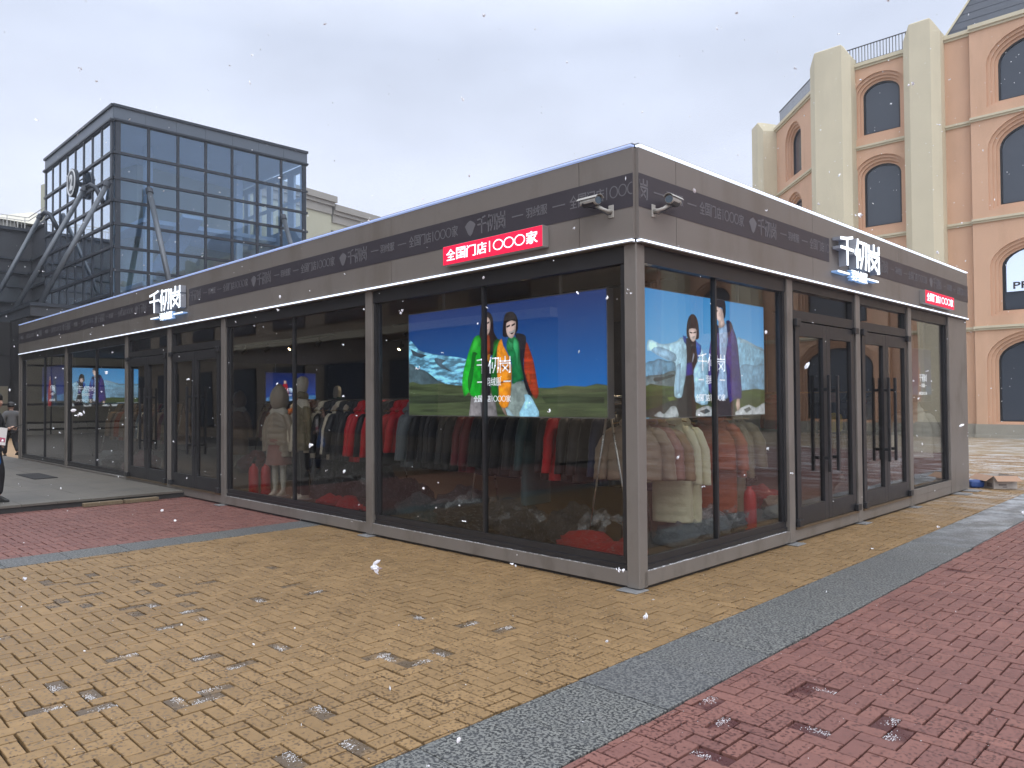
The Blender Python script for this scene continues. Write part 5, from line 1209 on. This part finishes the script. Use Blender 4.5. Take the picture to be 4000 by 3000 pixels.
# ================================================================ BUILDINGS SEEN ONLY AS REFLECTIONS
op=empty('stone_building',(-9.5,-9.5,0),R(180),'beige brown stone building beside the deck, seen only reflected in the shop glass','building')
M_OB=mat('brown_brick_render',(.26,.215,.165),.85,var=.25,scale=1.2,bump=.3,bscale=12)
mb=MB(); mb.box(0,60,0,10,0,15.2); mb.build('wall',M_OB,op)  # height raised so this unseen wall also shades the fascia's left part
for i in range(16):
    u=1+i*4.0
    for z in (.6,4.6,8.4,12.4):
        f=MB().box(u-.05,u+2.45,-.04,-.001,z-.05,z+2.5).build('window_frame',M_DF,op); MB().box(u,u+2.4,-.06,-.0401,z,z+2.45).build('pane',M_DG,f)
MB().box(0,60,-.3,0,3.9,4.15).box(0,60,-.3,0,7.8,8.0).box(0,60,-.3,0,11.9,12.1).box(0,60,-.4,0,15.2,15.5).build('cornice',M_CR,op)
# ================================================================ THINGS ON THE GROUND
M_CARD=mat('brown_cardboard',(.36,.225,.15),.8,var=.08,scale=6,bump=.15,bscale=30,coord='Object'); M_CARDW=mat('whitish_printed_cardboard',(.46,.42,.38),.75,var=.1,scale=8,coord='Object')
M_PRINT=mat('faded_grey_print',(.2,.17,.16),.7,var=0)
bx=empty('cardboard_box',(.27,10.93,0),R(-47),'open printed cardboard box with flaps folded out, standing on the pavement beyond the shop corner','cardboard box')
w2,d2,hh=.27,.21,.235; t_=.006
MB().box(-w2,w2,-d2,-d2+t_,0.003,hh).box(-w2,w2,d2-t_,d2,0.003,hh).box(-w2,-w2+t_,-d2+t_+.0005,d2-t_-.0005,0.003,hh).box(w2-t_,w2,-d2+t_+.0005,d2-t_-.0005,0.003,hh).box(-w2+t_,w2-t_,-d2+t_,d2-t_,.003,.01).build('carton',M_CARDW,bx)
def flap(a,b,dx,dy,L,drop):
    a=Vector(a);b=Vector(b);o=Vector((dx,dy,0))*L+Vector((0,0,-drop)); s=(b-a)*.04
    MB().prism([a,b,b+o+s,a+o-s],(0,0,.005)).build('flap',M_CARD,bx)
flap((-w2,-d2,hh),(w2,-d2,hh),0,-1,.15,.09); flap((w2,d2,hh),(-w2,d2,hh),0,1,.10,.02); flap((w2,-d2,hh),(w2,d2,hh),1,0,.15,.085); flap((-w2,d2,hh),(-w2,-d2,hh),-1,0,.07,.05)
MB().box(-.2,-.02,-d2-.0015,-d2-.0002,.05,.075).box(.06,.22,-d2-.0015,-d2-.0002,.03,.10).box(w2+.0002,w2+.0015,-.12,.02,.06,.09).box(w2+.0002,w2+.0015,-.05,.03,.025,.045).build('printed_panel',M_PRINT,bx)
o=MB().loft([sup(10,.03,.04,0,0,0,1),sup(10,.04,.05,.03,.01,0,1),sup(10,.01,.02,.06,.02,0,1)]).build('crumpled_wrapper',mat('blue_white_wrapper',(.2,.27,.45),.4,var=.6,scale=25,coord='Object')); o.location=(.24,10.96,.15); tag(o,'crumpled blue and white wrapper lying in the open cardboard box','wrapper')
from mathutils import noise as mn
bm=bmesh.new(); bmesh.ops.create_cube(bm,size=1); bmesh.ops.subdivide_edges(bm,edges=bm.edges[:],cuts=5,use_grid_fill=True)
for v in bm.verts:
    p=v.co.copy(); r_=(p.x**4+p.y**4+p.z**4)**.25; v.co=p*(.5/ max(r_,.3))*1.0; v.co+=v.co*mn.noise(p*4)*.12
me=bpy.data.meshes.new('blue_bag'); bm.to_mesh(me); bm.free(); me.shade_smooth(); me.materials.append(mat('blue_nylon',(.02,.06,.22),.45,var=.2,scale=8,bump=.3,bscale=20,coord='Object'))
o=link('blue_bag',me); o.location=(.0,10.62,.075); o.scale=(.17,.27,.15); o.rotation_euler=(0,0,R(-45)); tag(o,'folded dark blue bag lying on the pavement left of the open cardboard box','bag')
for i,(x,y,a,l) in enumerate([(-9.78,-.78,R(92),.55),(-9.80,-1.38,R(90),.6)]):
    o=MB().box(-l/2,l/2,-.055,.055,.003,.065).build('timber_plank',mat('weathered_timber',(.17,.13,.08),.8,var=.25,scale=6,stretch=(1,6,1)) if i==0 else bpy.data.materials['weathered_timber'],None,bev=.006); o.location=(x,y,0); o.rotation_euler=(0,0,a)
    tag(o,['short weathered timber plank at the foot of the stone deck, nearer the shop','short weathered timber plank at the foot of the stone deck, farther from the shop'][i],'plank','timber planks by the deck kerb')
o=MB().box(-.75,.75,-.22,.22,0,.012).build('door_mat',mat('dark_rubber_mat',(.02,.02,.022),.8,var=.2,scale=20,bump=.5,bscale=90),None,bev=.004); o.location=(-15.0,-1.12,.125); tag(o,'dark rubber mat lying on the stone deck before the far left windows','mat')
# ================================================================ PEOPLE
def skinmesh(name,chains,m,parent,sub=2,loc=(0,0,0)):
    """chains: list of [(x,y,z,r),...]; shared points join"""
    idx={};vs=[];rs=[];es=[]
    for ch in chains:
        pr=None
        for (x,y,z,r) in ch:
            k=(round(x,4),round(y,4),round(z,4))
            if k not in idx: idx[k]=len(vs); vs.append((x,y,z)); rs.append(r)
            i=idx[k]
            if pr is not None: es.append((pr,i))
            pr=i
    me=bpy.data.meshes.new(name); me.from_pydata(vs,es,[]); o=bpy.data.objects.new(name,me); COL.objects.link(o)
    md=o.modifiers.new('s','SKIN'); md.use_smooth_shade=True
    sv=me.skin_vertices[0].data if me.skin_vertices else None
    if sv is None:
        bpy.context.view_layer.objects.active=o; sv=me.skin_vertices[0].data
    for i,r in enumerate(rs):
        sv[i].radius=(r,r) if not isinstance(r,tuple) else r; sv[i].use_root=(i==0)
    sb=o.modifiers.new('b','SUBSURF'); sb.levels=sub; sb.render_levels=sub
    dg=bpy.context.evaluated_depsgraph_get(); dg.update(); me2=bpy.data.meshes.new_from_object(o.evaluated_get(dg)); me2.name=name
    bpy.data.objects.remove(o); me2.materials.clear(); me2.materials.append(m); me2.shade_smooth()
    return link(name,me2,parent,loc)
M_SKIN,nt,b=newmat('skin'); setc(b,(.42,.26,.19),.55); b.inputs['Subsurface Weight'].default_value=.08
M_HAIR=mat('black_hair',(.012,.010,.010),.5,var=.2,scale=40,coord='Object')
def cloth(name,c,r=.8): return mat(name,c,r,var=.12,scale=6,bump=.4,bscale=12,coord='Object')
def hand(par,w,dirv,side,up,curl=.5,s=1.0,name='hand'):
    """palm at w pointing along dirv; five bent fingers"""
    w=Vector(w);d=Vector(dirv).normalized();u=Vector(up).normalized();sd=Vector(side).normalized()
    ch=[[(*w,.024*s),(*(w+d*.045*s),.030*s),(*(w+d*.075*s),.028*s)]]
    skinmesh(name,ch,M_SKIN,par,2)
    for k,(o_,L) in enumerate(((-.028,.062),(-.010,.072),(.010,.068),(.027,.055))):
        a=w+d*.07*s+sd*o_*s; b_=a+(d*math.cos(curl)-u*math.sin(curl))*L*.5*s; c_=b_+(d*math.cos(curl*2.2)-u*math.sin(curl*2.2))*L*.4*s; e=c_+(d*math.cos(curl*3)-u*math.sin(curl*3))*L*.25*s
        skinmesh('finger',[[(*a,.0095*s),(*b_,.0088*s),(*c_,.008*s),(*e,.0068*s)]],M_SKIN,par,1)
    a=w+d*.025*s-sd*.026*s; b_=a+(d*.5-sd*.8-u*.2).normalized()*.035*s; c_=b_+(d*.9-sd*.2-u*.4).normalized()*.03*s
    skinmesh('thumb',[[(*a,.012*s),(*b_,.010*s),(*c_,.008*s)]],M_SKIN,par,1)
def person(loc,rz,label,coat,trou,shoe,stride=0.,phone=False,coatlen=.78,s=1.0,hands=True,lookdown=.0):
    t=empty('person',loc,rz,label,'person'); t.scale=(s,s,s)
    # faces local +x ; y left
    hipz=.92; f1=(stride*.30,.09,.0); f2=(-stride*.34,-.09,0.)
    k1=(stride*.22+.05,.09,.50); k2=(-stride*.08+.03,-.095,.49)
    a1=(f1[0],f1[1],.09); a2=(f2[0],f2[1],.09+.10*stride)
    hx=.05+lookdown*.06
    sh1,sh2=(0,.19,1.42),(0,-.19,1.42)
    if phone: e1,w1=(.05,.24,1.14),(.27,.12,1.22); e2,w2=(.02,-.25,1.12),(.20,-.14,.98)
    else: e1,w1=(-.05+.02*stride,.26,1.13),(.05+.12*stride,.25,.90); e2,w2=(-.03-.08*stride,-.26,1.13),(-.0-.10*stride,-.25,.90)
    H=lambda p,r:(*p,r)
    pel=(0,0,.95,(.14,.105)); 
    body=[[(0,0,.95,.13),(0,0,1.12,.115),(.01,0,1.30,.135),(0,0,1.42,.09),(hx*.5,0,1.50,.055),(hx,0,1.56,.06),(hx+.015,0,1.64,.092),(hx+.005,0,1.71,.085)],
          [(0,0,1.42,.09),H(sh1,.062),H(e1,.043),H(w1,.027)],[(0,0,1.42,.09),H(sh2,.062),H(e2,.043),H(w2,.027)],
          [(0,0,.95,.13),(0,.09,.86,.095),H(k1,.058),H(a1,.040)],[(0,0,.95,.13),(0,-.09,.86,.095),H(k2,.058),H(a2,.040)]]
    bo=skinmesh('body',body,M_SKIN,t)
    # face: nose, ears, eyes, mouth
    fx=hx+.095; 
    MB().loft([sup(6,.012,.010,1.655,fx-.01,0,1),sup(6,.018,.020,1.63,fx-.002,0,1),sup(6,.01,.01,1.62,fx-.008,0,1)]).build('nose',M_SKIN,bo,smooth=True)
    for sd in (-1,1):
        MB().loft([sup(8,.008,.018,z_,hx-.0,sd*.088,1) for z_ in (1.615,1.64,1.675)]).build('ear',M_SKIN,bo,smooth=True)
        MB().loft([sup(8,.013,.004,z_,fx-.018,sd*.033,1) for z_ in (1.660,1.668)]).build('eye',M_HAIR,bo)
    MB().box(fx-.016,fx-.008,-.022,.022,1.592,1.598).build('mouth',mat('lips',(.25,.08,.07),.6,var=0),bo)
    rg=[sup(14,.098,.098,1.62,hx-.03,0,1),sup(14,.103,.104,1.68,hx-.018,0,1),sup(14,.095,.098,1.74,hx-.006,0,1),sup(14,.06,.065,1.79,hx,0,1),sup(14,.01,.01,1.80,hx,0,1)]
    MB().loft(rg).build('hair',M_HAIR,t,smooth=True)
    cl=coatlen
    jk=[[(0,0,cl,(.17)),(0,0,1.10,.165),(.01,0,1.32,.165),(0,0,1.43,.11),(hx*.4,0,1.50,.075)],[(0,0,1.43,.11),H(sh1,.092),H(e1,.072),tuple(list(Vector(e1).lerp(Vector(w1),.88)))+(.05,)],[(0,0,1.43,.11),H(sh2,.092),H(e2,.072),tuple(list(Vector(e2).lerp(Vector(w2),.88)))+(.05,)]]
    skinmesh('coat',jk,coat,t)
    tr=[[(0,0,.95,.15),(0,.09,.86,.115),H(k1,.083),(a1[0],a1[1],a1[2]+.02,.065)],[(0,0,.95,.15),(0,-.09,.86,.115),H(k2,.083),(a2[0],a2[1],a2[2]+.02,.065)]]
    skinmesh('trousers',tr,trou,t)
    for a in (a1,a2):
        z=a[2]-.09
        MB().loft([[(a[0]+x,a[1]+y,z+h) for x,y,h in q] for q in ([(-.08,-.03,0),(.15,-.04,0),(.19,0,0),(.15,.04,0),(-.08,.03,0)],[(-.085,-.035,.04),(.14,-.045,.04),(.19,0,.035),(.14,.045,.04),(-.085,.035,.04)],[(-.07,-.03,.11),(.03,-.035,.10),(.09,0,.06),(.03,.035,.10),(-.07,.03,.11)])]).build('shoe',shoe,t,smooth=False,bev=.006)
    if hands:
        if phone:
            hand(t,w1,(.9,-.35,.15),(0,-.0,1) if 0 else (.3,.9,0),(0,0,1),.45); hand(t,w2,(.9,.3,-.1),(.3,-.9,0),(0,0,1),.6)
        else:
            hand(t,w1,(.1,0,-1),(1,0,0),(0,1,0),.3); hand(t,w2,(.1,0,-1),(1,0,0),(0,-1,0),.3)
    return t
BLKC=cloth('black_coat_cloth',(.012,.012,.014)); GRC=cloth('grey_coat_cloth',(.13,.13,.135)); DTR=cloth('dark_trousers',(.016,.015,.017)); YC=cloth('yellow_vest_cloth',(.55,.40,.03)); BS=mat('black_shoe',(.012,.012,.012),.5,var=0); WS=mat('white_shoe',(.6,.6,.58),.6,var=0)
rx=R(45)
p1=person((-10.53,-2.83,.124),R(45),'person in a black coat at the left edge, looking down at a phone',BLKC,DTR,BS,stride=.3,phone=True,s=.97,lookdown=1)
p2=person((-24.0,.30,0),R(225-40),'person in a grey coat walking far behind the phone user at the left edge',GRC,DTR,BS,stride=1.,s=.98)
p3=person((-1.95,9.0,.15),R(-60),'person in dark trousers and white shoes inside the shop behind the right facade doors',BLKC,cloth('dark_brown_trousers',(.05,.04,.035)),WS,stride=.7,s=.98)
o=skinmesh('vest',[[(0.02,0,.85,.178),(0.02,0,1.10,.172),(.02,0,1.34,.172)]],YC,p3)
# phone, flyer, shopping bag held by the first person
M1=Matrix.Translation(p1.location)@Matrix.Rotation(R(45),4,'Z')@Matrix.Scale(.97,4)
o=MB().box(-.075,.075,-.037,.037,-.004,.004).build('phone',mat('phone_black',(.02,.02,.022),.15,spec=.8,var=0),None,bev=.002); o.matrix_world=M1@Matrix.Translation((.405,.07,1.245))@Matrix.Rotation(R(-20),4,'Y'); tag(o,'black phone held out by the person in the black coat at the left edge','phone')
fl=empty('flyer',(0,0,0),0,'white flyer printed in pink held by the person in the black coat','flyer'); fl.matrix_world=M1@Matrix.Translation((.27,-.16,.98))@Matrix.Rotation(R(8),4,'Y')
MB().box(-.10,.10,-.003,.003,-.02,.26).build('sheet',mat('white_paper',(.66,.64,.62),.6,var=.04),fl)
MB().box(-.09,.09,-.0045,-.0032,.03,.10).build('printed_block',mat('pink_print',(.45,.10,.16),.6,var=.4,scale=30,coord='Object'),fl)
o=MB().loft([[(-.15,-.05,0),(.15,-.05,0),(.15,.05,0),(-.15,.05,0)],[(-.17,-.06,.05),(.17,-.06,.05),(.17,.06,.05),(-.17,.06,.05)],[(-.16,-.02,.25),(.16,-.02,.25),(.16,.02,.25),(-.16,.02,.25)]]).tube([(-.1,0,.25),(-.06,0,.42),(.06,0,.42),(.1,0,.25)],.008,6).build('blue_shopping_bag',mat('bright_blue_plastic',(.01,.12,.42),.4,var=.15,scale=8,coord='Object'),None,bev=0); o.matrix_world=M1@Matrix.Translation((.12,-.2,.62)); tag(o,'bright blue shopping bag carried low by the person in the black coat','bag')
# ================================================================ FALLING SNOW
M_FLAKE,nt,b=newmat('snowflake'); setc(b,(.86,.88,.92),.7); b.inputs['Subsurface Weight'].default_value=0
mb=MB(); r=random.Random(21)
def flake(c,s):
    lob=1 if r.random()<.55 else r.choice((2,3))
    for k in range(lob):
        o=Vector((r.gauss(0,s*.55),r.gauss(0,s*.55),r.gauss(0,s*.35))) if k else Vector((0,0,0))
        e=Euler((r.random()*6,r.random()*6,r.random()*6)).to_matrix(); a,b_,c_=s*r.uniform(.55,1.1),s*r.uniform(.4,.8),s*r.uniform(.18,.4)
        vs=[c+o+e@Vector(v) for v in ((a,0,0),(.3*a,.9*b_,0),(-.6*a,.8*b_,.1*c_),(-a,-.1*b_,0),(-.4*a,-.9*b_,0),(.5*a,-.7*b_,.1*c_),(0,.1*b_,c_),(0,0,-c_))]
        mb.add(vs,[(i,(i+1)%6,6) for i in range(6)]+[((i+1)%6,i,7) for i in range(6)])
n=0
while n<3800:
    p=Vector((r.uniform(-13,9),r.uniform(-9,14),r.uniform(.05,8.5)))
    if -21.8<p.x<.12 and -.1<p.y<10.4 and p.z<4.1: continue
    q=p-CAM; d=q.dot(FWD)
    if q.length<1.25: continue
    n+=1; s=max(.003,min(.014,r.lognormvariate(math.log(.0092),.36)))
    flake(p,s)
rt=FWD.cross(Vector((0,0,1))).normalized(); k=0
while k<34:
    p=Vector((r.uniform(0,4.5),r.uniform(-6,-1.5),r.uniform(.2,3.6))); q=p-CAM; d=q.dot(FWD)
    if not(1.1<q.length<2.8) or d<.9: continue
    k+=1
    for _ in range(4): flake(p+Vector((r.gauss(0,.005),r.gauss(0,.005),r.gauss(0,.0035))),r.uniform(.003,.0065))
tag(mb.build('falling_snow',M_FLAKE,fix=False),'snowflakes drifting down through the air all around the shop','snow',kind='stuff')
# the larger flakes that float close to the viewer
# ================================================================ HAZE: thin snow-laden air
M_HZ=bpy.data.materials.new('haze'); M_HZ.use_nodes=True; nt=M_HZ.node_tree; nt.nodes.clear()
o_=nt.nodes.new('ShaderNodeOutputMaterial'); v_=nt.nodes.new('ShaderNodeVolumePrincipled'); v_.inputs['Color'].default_value=(.93,.95,1,1); v_.inputs['Density'].default_value=.001; v_.inputs['Anisotropy'].default_value=.2
nt.links.new(v_.outputs[0],o_.inputs['Volume'])
tag(MB().box(-165,165,-125,165,-1.2,27).build('haze',M_HZ),kind='stuff')
